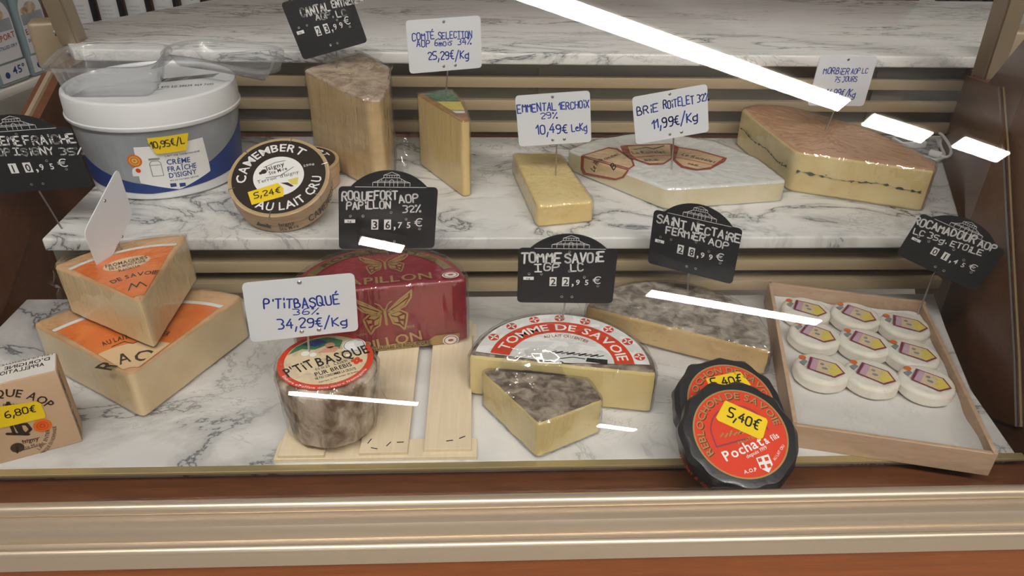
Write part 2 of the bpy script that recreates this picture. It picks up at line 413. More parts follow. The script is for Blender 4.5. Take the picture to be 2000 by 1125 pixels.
# ---------------------------------------------------------------- cheese: a lofted block with cut faces (paste) and crust (rind)
def resample(pts, flags, n=120, sm=2):
    P = np.array(pts, float); Q = np.roll(P, -1, 0); L = np.hypot(*(Q-P).T); out = []; fl = []; tot = L.sum()
    for i in range(len(P)):
        k = max(1, int(round(n*L[i]/tot)))
        for j in range(k): out.append(P[i]+(Q[i]-P[i])*j/k); fl.append(flags[i])
    R = np.array(out)
    for _ in range(sm): R = (np.roll(R, 1, 0)+2*R+np.roll(R, -1, 0))/4
    return R, fl
def loft_parts(pts, flags, z0, z1, bev=.25, amp=.03, freq=.8, crust=.25, top_rind=True, zt=None, xf=None, grow=0, n=120, taper=0, sm=2):
    R, fl = resample(pts, flags, n, sm); m = len(R)
    T = np.roll(R, -1, 0)-np.roll(R, 1, 0); N = np.stack([T[:, 1], -T[:, 0]], 1); N /= np.linalg.norm(N, axis=1)[:, None]
    area = sum(R[i][0]*R[(i+1) % m][1]-R[(i+1) % m][0]*R[i][1] for i in range(m))
    if area < 0: N = -N
    R = R+N*grow; cen = R.mean(0); z0 -= 0; z1 += grow; h = z1-z0
    ztop = lambda p: (zt(p[0], p[1]) if zt else 0)
    lev = sorted({bev, min(max(crust, bev+.02), h*.3), h*.35, h*.5, h*.65, max(min(h-crust, h-bev-.02), h*.7), h-bev})
    rings = [('b', .6, 0), ('s', bev, 0)]+[('s', 0, l) for l in lev]+[('s', bev*.35, h-bev*.35), ('s', bev, h)]+[('t', t_, h) for t_ in (.07, .15, .24, .34, .45, .57, .7, .84, .95)]
    V = []
    for kind, a, z in rings:
        for i in range(m):
            if kind == 's': p = R[i]-N[i]*a - N[i]*taper*(z/h)
            else: p = (R[i]-N[i]*(bev+(taper if kind == 't' else 0)))*(1-a)+cen*a
            zz = z0+z+ztop(p)*(z/h)
            q = Vector((p[0]*freq, p[1]*freq, zz*freq)); d = noise.noise(q)*amp+noise.noise(q*2.7)*amp*.4
            if kind == 's' and 0 < z < h-.01: V.append((p[0]+N[i][0]*d, p[1]+N[i][1]*d, zz))
            elif z > 0: V.append((p[0], p[1], zz+d))
            else: V.append((p[0], p[1], zz))
    F = {'paste': [], 'rind': []}
    def cls(ri, i):
        k0, _, za = rings[ri]; k1, _, zb = rings[ri+1]
        if 'b' in (k0, k1) or 't' in (k0, k1): return 'rind' if top_rind else 'paste'
        if fl[i] == 'r': return 'rind'
        if crust <= 0: return 'paste'
        zm = (za+zb)/2
        return 'rind' if (zm > h-crust or zm < crust) else 'paste'
    for ri in range(len(rings)-1):
        for i in range(m):
            j = (i+1) % m; F[cls(ri, i)].append((ri*m+i, ri*m+j, (ri+1)*m+j, (ri+1)*m+i))
    cap = 'rind' if top_rind else 'paste'
    F[cap].append(tuple(range(m))[::-1]); F[cap].append(tuple((len(rings)-1)*m+i for i in range(m)))
    if xf is not None: V = [tuple(xf @ Vector(v)) for v in V]
    return V, F
def vf_bm(V, F):
    b = bmesh.new(); used = sorted({i for f in F for i in f}); mp = {i: b.verts.new(V[i]) for i in used}
    for f in F: b.faces.new([mp[i] for i in f])
    return b
def cheese(T, pts, flags, z0, z1, paste, rind=None, film=None, plab=None, rlab=None, **kw):
    V, F = loft_parts(pts, flags, z0, z1, **kw)
    if F['paste']: bm_obj('paste', vf_bm(V, F['paste']), paste, T, 45, plab)
    if F['rind']: bm_obj('rind', vf_bm(V, F['rind']), rind or paste, T, 45, rlab)
    if film:
        k = dict(kw); k['grow'] = .12; k['amp'] = max(.06, kw.get('amp', .03)*1.3); k['freq'] = 1.3
        V, F = loft_parts(pts, flags, z0, z1, **k); fb = vf_bm(V, F['paste']+F['rind']); bmesh.ops.recalc_face_normals(fb, faces=fb.faces); crumple(fb, 2, .13 if film == 'film_fine' else .07, 1.5 if film == 'film_fine' else 1.0, float(len(COL.objects))); bm_obj('film', fb, film, T, 22, 'clear cling film')
def crumple(b, cuts=2, amp=.07, freq=1.2, seed=0.):
    """real creases for cling film: refine the sheet and push it out in sharp little folds"""
    bmesh.ops.subdivide_edges(b, edges=b.edges[:], cuts=cuts, use_grid_fill=True)
    b.normal_update()
    for v in b.verts:
        p = v.co*freq+Vector((seed, 3.1, 0)); m = max(0, min(1, .5+1.6*noise.noise(v.co*.33+Vector((0, seed, 7)))))
        q = Vector((p.x*.8+p.y*.8, (p.y-p.x)*2.3, p.z*2.0))
        d = (.5-abs(noise.noise(q)))*amp*(.35+m)+(.5-abs(noise.noise(q*2.6)))*amp*.5*m
        v.co += v.normal*d
    return b
def film_flap(T, P, seed=0, amp=.5, film='film'):
    """loose crumpled end of cling film: quad patch with ruffles; P = 4 corner points"""
    b = bmesh.new(); k = 9; P = [Vector(p) for p in P]; g = []
    for i in range(k+1):
        for j in range(k+1):
            u, v = i/k, j/k; p = P[0]*(1-u)*(1-v)+P[1]*u*(1-v)+P[2]*u*v+P[3]*(1-u)*v
            a = amp*v; p = p+Vector((noise.noise(p*1.1+Vector((seed, 0, 0)))*a, noise.noise(p*1.1+Vector((0, seed, 5)))*a, noise.noise(p*1.3+Vector((9, 0, seed)))*a))
            g.append(b.verts.new(p))
    for i in range(k):
        for j in range(k): b.faces.new((g[i*(k+1)+j], g[(i+1)*(k+1)+j], g[(i+1)*(k+1)+j+1], g[i*(k+1)+j+1]))
    bm_obj('film_end', b, film, T, 60, 'loose crumpled cling film')
def sticker(T, surf, corners, txt, a, b, h, name='price_sticker'):
    d = D2(); q = [np.array(surf.inv(*c)) for c in corners]; d.poly(q); o = d.build(name, surf, .07, 'sticker_yellow', T, 'yellow price sticker')
    t = D2(); t.text(txt, surf.inv(*a), surf.inv(*b), h, 'h', .16, .08); t.build('lettering', surf, .10, 'ink_black', o, 'black handwritten price ' + txt)
# ================================================================ the shop room
HS_ = 8.3                                    # upper shelf height
def struct(name, bm, mat, label, smooth=0):
    o = bm_obj(name, bm, mat, None, smooth, kind='structure'); o['label'] = label; return o
struct('floor', box_bm((0, -200, -96), (1100, 1200, 2)), 'floor_tile', 'grey brown tiled shop floor')
struct('ceiling', box_bm((0, -200, 221), (1100, 1200, 2)), 'ceiling_paint', 'white painted shop ceiling with lamps')
struct('wall_back', box_bm((0, 401, 62), (1100, 2, 320)), 'wall_paint', 'beige painted wall behind the wine shelf')
struct('wall_front', box_bm((0, -801, 62), (1100, 2, 320)), 'wall_paint', 'beige painted wall facing the cheese counter')
struct('wall_left', box_bm((-551, -200, 62), (2, 1200, 320)), 'wall_paint', 'beige painted wall beyond the spirits shelf')
struct('wall_right', box_bm((551, -200, 62), (2, 1200, 320)), 'wall_paint', 'beige painted wall at the oblique end of counter')
# ceiling lamps: long LED strips hung in oblique rows
def lamp(a, b, label):
    a = np.array(a, float); b = np.array(b, float); d = b-a; L = np.hypot(*d); rz = math.atan2(d[1], d[0]); c = (a+b)/2
    T = thing('ceiling_lamp_offscreen', label, 'lamp', (c[0], c[1], 210), 'strip lamps hung from the shop ceiling')
    bm_obj('diffuser_offscreen', box_bm((c[0], c[1], 210.5), (L, 7, 1), rz), 'lamp_diffuser', T, 0)
    n = np.array([-d[1], d[0]])/L
    bm_obj('housing', box_bm((c[0], c[1], 214), (L+2, 8, 6), rz, .5), 'fixture_white', T)
    e = c+n*(7 if n[1] > 0 else -7)
    r = bm_obj('side_rail', box_bm((e[0], e[1], 210.6), (L+4, 3, 1.4), rz, .3), 'fixture_white', T)
    bm_obj('side_rail_arm', box_bm(((c[0]+e[0])/2, (c[1]+e[1])/2, 212.5), (2.5, 9, 1), rz), 'fixture_white', T)
    for s in (-.35, .35):
        p = c+d*s; bm_obj('hanger', box_bm((p[0], p[1], 218.6), (1.5, 1.5, 3.6), rz), 'fixture_white', T)
for a, b in LAMPS: lamp(a, b, 'long white strip lamp hung from the shop ceiling in oblique row')

# ================================================================ the display case
RW = [(72.8, 109.), (56.8, 74.5), (48.6, 40.)]          # oblique right side wall, seen from above (back to front)
case = thing('display_case', 'glazed cheese display case with wooden sides, beige slats and metal front rail', 'display case', (0, 60, -95))
def wallplane(p, q): return Plane((p[0], p[1], 0), (q[0]-p[0], q[1]-p[1], 0), (0, 0, 1))
# front rail: extruded metal moulding
prof = [(40.2, 2.9), (40.2, 3.6), (40.05, 3.72)]+[(39.6+.5*math.cos(math.radians(t)), 3.45+.5*math.sin(math.radians(t))) for t in range(60, 230, 14)]
prof += [(39.0, 3.0), (38.6, 2.98), (38.2, 2.9), (37.95, 2.5), (37.85, 2.0), (37.9, 1.75), (37.6, 1.68), (37.55, 1.55), (37.7, 1.47), (37.45, 1.43), (37.25, 1.25), (37.2, 1.0), (37.2, -.3), (40.2, -.3)]
bm_obj('front_rail', extrude_x(prof, -75, 75), 'rail_metal', case, 40, 'pale metal front rail moulding')
bm_obj('front_panel', box_bm((0, 38.2, -47.6), (150, 1.4, 94.7)), 'wood_front', case, 0, 'red brown wooden front panel')
bm_obj('plinth', box_bm((0, 60, -93), (120, 40, 4)), 'case_wood', case, 0)
bm_obj('reblochon_support', box_bm((0, 41.3, .62), (97, 1.6, 1.2)), 'case_wood', case, 0)  # ledge added as a support under the front reblochon's low edge
bm_obj('trough', box_bm((0, 43.9, -1.6), (104, 7.0, .8)), 'case_wood', case, 0, 'brown wooden trough')
bm_obj('deck_lip', box_bm((-2, 46.98, -.13), (101, .8, .32), 0, .08), 'gold_strip', case, 0, 'thin brass coloured edge strip')
bm_obj('deck_base', prism_bm([(-53.2, 47.4), (48, 47.4), (56, 75), (56, 77), (-53.2, 77)], -6, -2.05), 'case_wood', case, 0)
# slatted back walls
bm_obj('back_panel', box_bm((13, 108.9, 13.5), (130, 1, 11)), 'slat_back', case, 0)
for k in range(3):
    z = 16.35-k*3.33
    bm_obj('slat', box_bm((10.4, 107.1, z), (124.6, 1.1, 1.5), 0, .12), 'slat_beige', case, 30)
bm_obj('top_rail', box_bm((10.4, 108.3, 18.75), (124, 1.4, 1.2)), 'slat_back', case, 0)
bm_obj('slat_post', box_bm((10.6, 108.1, 14), (3.3, .5, 10)), 'slat_back', case, 0)
bm_obj('slat_post', box_bm((61.5, 108.1, 14), (5, .5, 10)), 'slat_back', case, 0)
bm_obj('lower_back_panel', box_bm((4, 78.3, 3), (106, 1, 7)), 'slat_back', case, 0)
for z in (4.0, 1.3):
    bm_obj('slat', box_bm((4.2, 75.6, z), (103, 2.0, 1.35), 0, .12), 'slat_beige', case, 30)
# wooden side walls
LX = -53.3
LWp = Plane((LX, 0, 0), (0, 1, 0), (0, 0, 1))
t0, t1 = np.array(LWp.inv(116, 144)), np.array(LWp.inv(75, 224)); tdir = (t1-t0)/np.linalg.norm(t1-t0); t2 = t1+tdir*40
b1, b0 = np.array(LWp.inv(85, 372)), np.array(LWp.inv(0, 610)); b2 = b0+(b0-b1)*.6
lt = [(38.6, -95), (38.6, min(t2[1], 3.0)), tuple(t2), tuple(t1), tuple(t0), (112, t0[1]), (112, -95)]
b = bmesh.new(); A = [b.verts.new((LX, y, z)) for y, z in lt]; B = [b.verts.new((LX-2.2, y, z)) for y, z in lt]
b.faces.new(A); b.faces.new(B[::-1])
for i in range(len(lt)): b.faces.new((A[i], A[(i+1) % len(lt)], B[(i+1) % len(lt)], B[i]))
bm_obj('side_panel', b, 'case_wood', case, 0)
def slab_on(surf, P, t, name, mat, **k):
    b = bmesh.new(); A = [b.verts.new(surf.fwd(u, v, 0)) for u, v in P]; B = [b.verts.new(surf.fwd(u, v, t)) for u, v in P]; n = len(P)
    b.faces.new(A); b.faces.new(B[::-1])
    for i in range(n): b.faces.new((A[i], A[(i+1) % n], B[(i+1) % n], B[i]))
    return bm_obj(name, b, mat, case, k.get('smooth', 0), k.get('label'))
slab_on(LWp, [tuple(t0), tuple(t1), tuple(t2), tuple(b2), tuple(b0), tuple(b1), (t0[0], t0[1]-6)], .35, 'side_veneer', 'case_wood')
bm_obj('panel_trim', tube_bm([(LX-1.1, *t2), (LX-1.1, *t1), (LX-1.1, *t0)], .45, 6), 'bracket_beige', case, 30)
PW1 = wallplane(RW[0], RW[1]); PW2 = wallplane(RW[1], RW[2])
L1 = math.dist(RW[0], RW[1]); L2 = math.dist(RW[1], RW[2])
slab_on(PW1, [(0, -10), (L1, -10), (L1, 34), (L1*.45, 19.3), (0, 19.3)], -2 if PW1.N[0] < 0 else 2, 'side_panel', 'case_wood')
slab_on(PW2, [(0, -10), (L2, -10), (L2, 5), (L2*.6, 34), (0, 34)], -2 if PW2.N[0] < 0 else 2, 'side_panel', 'case_wood')
def onwall(px):
    q = PW1.inv(*px)
    return ('1', q) if q[0] < L1 else ('2', PW2.inv(*px))
s1 = -.45 if PW1.N[0] > 0 else .45
edgeL = [(1893, 148), (1892, 300), (1893, 420), (1895, 573), (1896, 700), (1897, 800)]
edgeR = [(1962, 172), (1972, 300), (1978, 420), (1986, 560), (1994, 700), (1998, 835)]
for P_, pl, Lw in ((1, PW1, L1), (2, PW2, L2)):
    pts = [pl.inv(*p) for p in edgeL]+[pl.inv(*p) for p in edgeR[::-1]]
    # clip the veneer polygon to this wall segment
    def clip(P, keep, cut):
        out = []
        for i in range(len(P)):
            a, b2 = P[i], P[(i+1) % len(P)]; ka, kb = keep(a), keep(b2)
            if ka: out.append(a)
            if ka != kb: t = (cut-a[0])/(b2[0]-a[0]); out.append((cut, a[1]+(b2[1]-a[1])*t))
        return out
    pts = clip(pts, lambda p: p[0] <= Lw, Lw) if P_ == 1 else clip(pts, lambda p: p[0] >= 0, 0)
    if len(pts) > 2: slab_on(pl, pts, s1, 'side_veneer', 'case_wood')
def strip_on_wall(pxs, r, mat, name):
    P = []
    for p in pxs:
        k, q = onwall(p); pl = PW1 if k == '1' else PW2; P.append(pl.fwd(q[0], q[1], s1*1.2))
    bm_obj(name, tube_bm(P, r, 6), mat, case, 30)
strip_on_wall(edgeR, .16, 'steel', 'edge_strip')
strip_on_wall([(x+9, y) for x, y in edgeR], .1, 'gold_strip', 'edge_strip')
# arms that carry the top of the glass
def arm(P, wd, th, name, mat, out):
    P = [np.array(p, float) for p in P]; b = bmesh.new(); rows = []
    for p in P: rows.append([b.verts.new(tuple(p+np.array(o))) for o in ((-wd/2, 0, 0), (wd/2, 0, 0), (wd/2, th, 0), (-wd/2, th, 0))])
    for u, v in zip(rows[:-1], rows[1:]):
        for k in range(4): b.faces.new((u[k], u[(k+1) % 4], v[(k+1) % 4], v[k]))
    b.faces.new(rows[0][::-1]); b.faces.new(rows[-1])
    bmesh.ops.recalc_face_normals(b, faces=b.faces); bmesh.ops.bevel(b, geom=b.edges[:], offset=.25, segments=2, affect='EDGES')
    return bm_obj(name, b, mat, case, 35)
r0 = oz(1935, 168, 18.2); r1 = oy(1992, 0, r0[1]-8); r2 = r1+(r1-r0)*1.2
arm([r0, r1, r2], 2.6, 3.2, 'glass_arm', 'bracket_beige', 1)
l0 = oz(136, 90, 20.6); l1 = oy(98, 0, l0[1]-4); l2 = l1+(l1-l0)*2.2
arm([l0, l1, l2], 2.6, 3.2, 'glass_arm', 'bracket_beige', -1)
def clamp(c, rz, sx, sz=(9, 5.5, 8.5)):
    k = bm_obj('clamp_block', box_bm(c, sz, rz, .6, seg=3), 'bracket_beige', case, 35)
    R = Matrix.Rotation(rz, 3, 'Z')
    for dx, dz in ((-1.9 if sx > 0 else 1.4, 1.7), (-2.9 if sx > 0 else 2.9, -1.2)):
        p = Vector(c)+R @ Vector((dx*sz[0]/9, -sz[1]/2+.03, dz))
        bm_obj('screw', lathe_bm([(0, .12), (.22, .12), (.42, .05), (.45, 0), (0, 0)], p, 14, Matrix.Rotation(rz, 4, 'Z') @ Matrix.Rotation(math.pi/2, 4, 'X')), 'steel', k, 30)
cr = oz(1975, 118, 21.); clamp((cr[0]+1.5, cr[1], 21.2), -.25, 1)
cl = oz(92, 84, 20.); clamp((cl[0], cl[1]+2, 19.6), .35, -1, (5.2, 4, 6.6))
# sloping front glass
g0 = np.array([0, 39.75, 3.8]); up = np.array([0, math.cos(math.radians(60)), math.sin(math.radians(60))]); gn = np.array([0, -up[2], up[1]])
b = bmesh.new(); H = 60; fr = []
for x in (-53.2, 47.6):
    for h in (0, H): fr.append(b.verts.new(tuple(g0+np.array([x + (0 if x < 0 else h*.29), 0, 0])+up*h)))
b.faces.new((fr[0], fr[2], fr[3], fr[1])); ge = bmesh.ops.extrude_face_region(b, geom=b.faces[:])
for v in ge['geom']:
    if isinstance(v, bmesh.types.BMVert): v.co += Vector(-gn*.5)
bm_obj('front_glass', b, 'pane_glass', case, 0, 'sloping clear front glass pane')

# ================================================================ marble slabs
def slab(name, label, poly, z0, z1, mat, bev=.28):
    T = bm_obj(name, prism_bm(poly, z0, z1, bev, seg=3), mat, None, 40); tagp(T, label, 'marble slab'); return T
slab('marble_deck', 'low white marble slab with soft grey clouds under the roquefort and tommes', [(-51.8, 47.35), (47.9, 47.35), (49.1, 56.4), (52.6, 67.3), (55.2, 74.6), (-51.8, 74.6)], -2, 0, 'marble_deck', .12)
slab('marble_shelf', 'raised white marble shelf with dark veins carrying tub, brie and morbier', [(-47.2, 73.5), (55.6, 73.5), (59.3, 81.7), (70.2, 106.4), (-48.6, 106.4)], HS_-1.55, HS_, 'marble_shelf')
slab('marble_counter', 'uppermost white marble counter with long thin grey streaks above the slats', [(-54.5, 104.6), (74.6, 104.6), (97, 136), (104, 149.3), (-42, 149.3), (-60.8, 120), (-58, 110)], 19.35, 21., 'marble_counter')
# ================================================================ crème fraîche tub
TC = (-39.8, 92.2, HS_)
tub = thing('cream_tub', 'large round white cream tub with grey print band on marble shelf', 'tub', TC)
TR0, TRK = 8.9, .08
tr = lambda z: TR0+TRK*z
bm_obj('body', lathe_bm([(0, 0), (8.5, 0), (TR0, .3), (tr(9.6), 9.6), (tr(9.6)-.3, 9.6), (8.4, .5), (0, .5)], TC, 72), 'tub_white', tub)
bm_obj('lid', lathe_bm([(tr(8.9)+.05, 8.9), (9.95, 8.85), (10.05, 9.0), (10.07, 9.3), (9.95, 9.4), (9.9, 11.6), (9.8, 11.9), (9.55, 12.05), (9.3, 12.05), (9.15, 11.8), (0, 11.75), (0, 11.4), (9.5, 11.3), (tr(8.9)+.05, 8.9)], TC, 80), 'tub_white', tub)
tc = Cone(TC, TR0, TRK)
def cone_strip(lo, hi, u0, u1, k=72):
    d = D2(); us = [u0+(u1-u0)*i/k for i in range(k+1)]; d.strip([(u, lo(u)) for u in us], [(u, hi(u)) for u in us]); return d
bandlo = lambda u: 1.55+.35*math.cos((u-1)/4.6)*-1
bandhi = lambda u: 2.15+(abs(u-1.6)/7.2)**1.5*1.9
PER = 2*math.pi*TR0
cone_strip(lambda u: 1.8, lambda u: 8.9, -PER/2, PER/2).build('grey_band', tc, .03, 'tub_grey', tub, 'semi-matt grey print band')
cone_strip(lambda u: 1.0+.06*abs(u-1), bandhi, -PER/4, PER/3).build('blue_band', tc, .05, 'blue_print', tub, 'navy blue wave')
lab = [tc.inv(*p) for p in ((259, 287), (397, 266), (410, 333), (352, 369), (276, 356))]
def sub_poly(P, k=8):
    out = []
    for i in range(len(P)):
        a, b = np.array(P[i]), np.array(P[(i+1) % len(P)]); out += [tuple(a+(b-a)*j/k) for j in range(k)]
    return out
us0, us1 = min(p[0] for p in lab), max(p[0] for p in lab)
def yrange(u, P):
    ys = []
    for i in range(len(P)):
        a, b = P[i], P[(i+1) % len(P)]
        if (a[0]-u)*(b[0]-u) <= 0 and abs(a[0]-b[0]) > 1e-9: ys.append(a[1]+(b[1]-a[1])*(u-a[0])/(b[0]-a[0]))
    return (min(ys), max(ys)) if ys else (0, 0)
d = D2(); uu = [us0+.02+(us1-us0-.04)*i/24 for i in range(25)]; yy = [yrange(u, lab) for u in uu]
d.strip([(u, y[0]) for u, y in zip(uu, yy)], [(u, y[1]) for u, y in zip(uu, yy)]); lb = d.build('label', tc, .07, 'white_print', tub, 'white shield shaped label')
d = D2()
for t, a, b_ in (('CRÈME', (326, 321), (370, 315)), ('FRAÎCHE', (328, 334), (382, 326)), ("D'ISIGNY", (331, 347), (383, 338))): d.text(t, tc.inv(*a), tc.inv(*b_), .66, 'b')
for k in range(2): d.text('10% DE MATIERE GRASSE', tc.inv(333, 353), tc.inv(387, 344), .2, 'r')
d.text('LAIT DE NORMANDIE', tc.inv(322, 305), tc.inv(388, 295), .2, 'r')
for x in (338, 356): q = tc.inv(x, 360); d.poly([(q[0]-.3, q[1]-.25), (q[0]+.35, q[1]-.25), (q[0]+.35, q[1]+.2), (q[0]-.3, q[1]+.25)])
d.build('lettering', tc, .10, 'blue_print', lb)
d = D2(); q = tc.inv(305, 328)
d.line([(q[0]-.55, q[1]-1.0), (q[0]-.55, q[1]+.6), (q[0]-.3, q[1]+.9), (q[0]+.4, q[1]+.9), (q[0]+.6, q[1]+.6), (q[0]+.6, q[1]-1.0), (q[0]-.55, q[1]-1.0)], .08); d.line([(q[0]-.45, q[1]+1.15), (q[0]+.5, q[1]+1.15)], .25); d.line([(q[0]-.5, q[1]+.4), (q[0]+.5, q[1]+.4)], .06)
d.build('jar_drawing', tc, .10, 'grey_print', lb)
d = D2(); q = tc.inv(264, 313); d.disc(q, .78); so = d.build('seal', tc, .09, 'orange_seal', tub, 'orange round origin seal')
d = D2(); d.ring(q, .48, .56); d.ring(q, .15, .3); d.build('seal_print', tc, .11, 'yellow_print', so)
d = D2(); q = tc.inv(272, 336); d.disc(q, .7, 1, 24, 0, 180); d.poly([(q[0]-.75, q[1]-.5), (q[0]+.75, q[1]-.5), (q[0]+.75, q[1]), (q[0]-.75, q[1])]); so = d.build('seal', tc, .09, 'white_print', tub)
d = D2(); d.disc((q[0], q[1]+.25), .28); d.build('seal_print', tc, .11, 'red_print', so)
d = D2(); P = [tc.inv(*p) for p in ((288, 266), (363, 256), (367, 289), (297, 298))]; us0, us1 = min(p[0] for p in P), max(p[0] for p in P)
uu = [us0+.01+(us1-us0-.02)*i/8 for i in range(9)]; yy = [yrange(u, P) for u in uu]
d.strip([(u, y[0]) for u, y in zip(uu, yy)], [(u, y[1]) for u, y in zip(uu, yy)]); st = d.build('price_sticker', tc, .6, 'sticker_yellow', tub, 'yellow price sticker')
d = D2(); d.text('10,95€/L', tc.inv(297, 285), tc.inv(358, 276), .75, 'h', .14, .08); d.build('lettering', tc, .64, 'ink_black', st)
lp = Plane((TC[0], TC[1], HS_+11.78), (1, 0, 0), (0, 1, 0)); d = D2(); rr = random.Random(3)
a = np.array(lp.inv(303, 162)); b_ = np.array(lp.inv(415, 151)); x = 0
while x < 1:
    wd = rr.choice((.008, .014, .02, .028)); p = a+(b_-a)*x; e = a+(b_-a)*min(x+wd, 1); d.add([p, e, e+np.array([.3, 1.9]), p+np.array([.3, 1.9])], [(0, 1, 2, 3)]); x += wd+rr.choice((.01, .016, .022))
d.text('3 970 221 28634 469 76110', lp.inv(306, 173), lp.inv(417, 166), .9, 'r'); d.line([lp.inv(283, 178), lp.inv(318, 174)], .1)
d.build('barcode', lp, .02, 'ink_black', tub, 'printed barcode')

# clear plastic clamshell resting on the tub
clam = thing('plastic_clamshell', 'empty clear plastic clamshell box lying open on the cream tub', 'plastic box', (-40, 91, HS_+11.8))
def tray_bm(rim, zr, zb, inset, flange, xf=None, ribs=0):
    R, _ = resample(rim, ['c']*len(rim), 96, 10); cen = R.mean(0); b = bmesh.new(); rings = []
    T = np.roll(R, -1, 0)-np.roll(R, 1, 0); N = np.stack([T[:, 1], -T[:, 0]], 1); N /= np.linalg.norm(N, axis=1)[:, None]
    if np.mean(np.sum(N*(R-cen), 1)) < 0: N = -N
    for off, z in ((flange, zr-.35), (flange, zr), (.12, zr+.05), (0, zr), (-.08, zr-.25), (-inset*.55, (zr+zb)/2), (-inset*.85, zb+.35), (-inset-.25, zb)):
        ring = []
        for i in range(len(R)):
            k = off+(.07*(1 if (i//2) % 2 else -1) if ribs and zb+.3 < z < zr-.3 else 0); p = R[i]+N[i]*k; ring.append(b.verts.new((p[0], p[1], z)))
        rings.append(ring)
    m = len(R)
    for u, v in zip(rings[:-1], rings[1:]):
        for i in range(m): b.faces.new((u[i], u[(i+1) % m], v[(i+1) % m], v[i]))
    b.faces.new(rings[-1])
    if xf is not None: bmesh.ops.transform(b, matrix=xf, verts=b.verts)
    return b
zL = HS_+11.82
bm_obj('tray', tray_bm([(-47.5, 84.6), (-37.3, 85.2), (-36.4, 87), (-37.8, 94.5), (-39.2, 95.9), (-48.6, 95.9), (-49.6, 94)], zL+3.6, zL, 1.0, .7, ribs=1), 'clear_plastic', clam, 50, 'deep clear tray with ribbed sides')
rim2 = [(-37.6, 92.6), (-34, 91.8), (-24.6, 87.4), (-23.9, 88.4), (-25.4, 97.6), (-26.5, 98.6), (-35.8, 100.3), (-37.8, 98)]
xf = Matrix.Translation((-31, 91, zL+.1)) @ Matrix.Rotation(math.radians(2), 4, 'Y') @ Matrix.Translation((31, -91, -zL))
bm_obj('lid', tray_bm(rim2, zL+2.9, zL+1.3, .8, .9, xf), 'clear_plastic', clam, 50, 'shallow clear lid')
bm_obj('hinge', prism_bm([(-37.6, 88.2), (-36.6, 89.6), (-36.8, 94), (-38.2, 94.2)], zL+2.6, zL+2.72), 'clear_plastic', clam, 0)

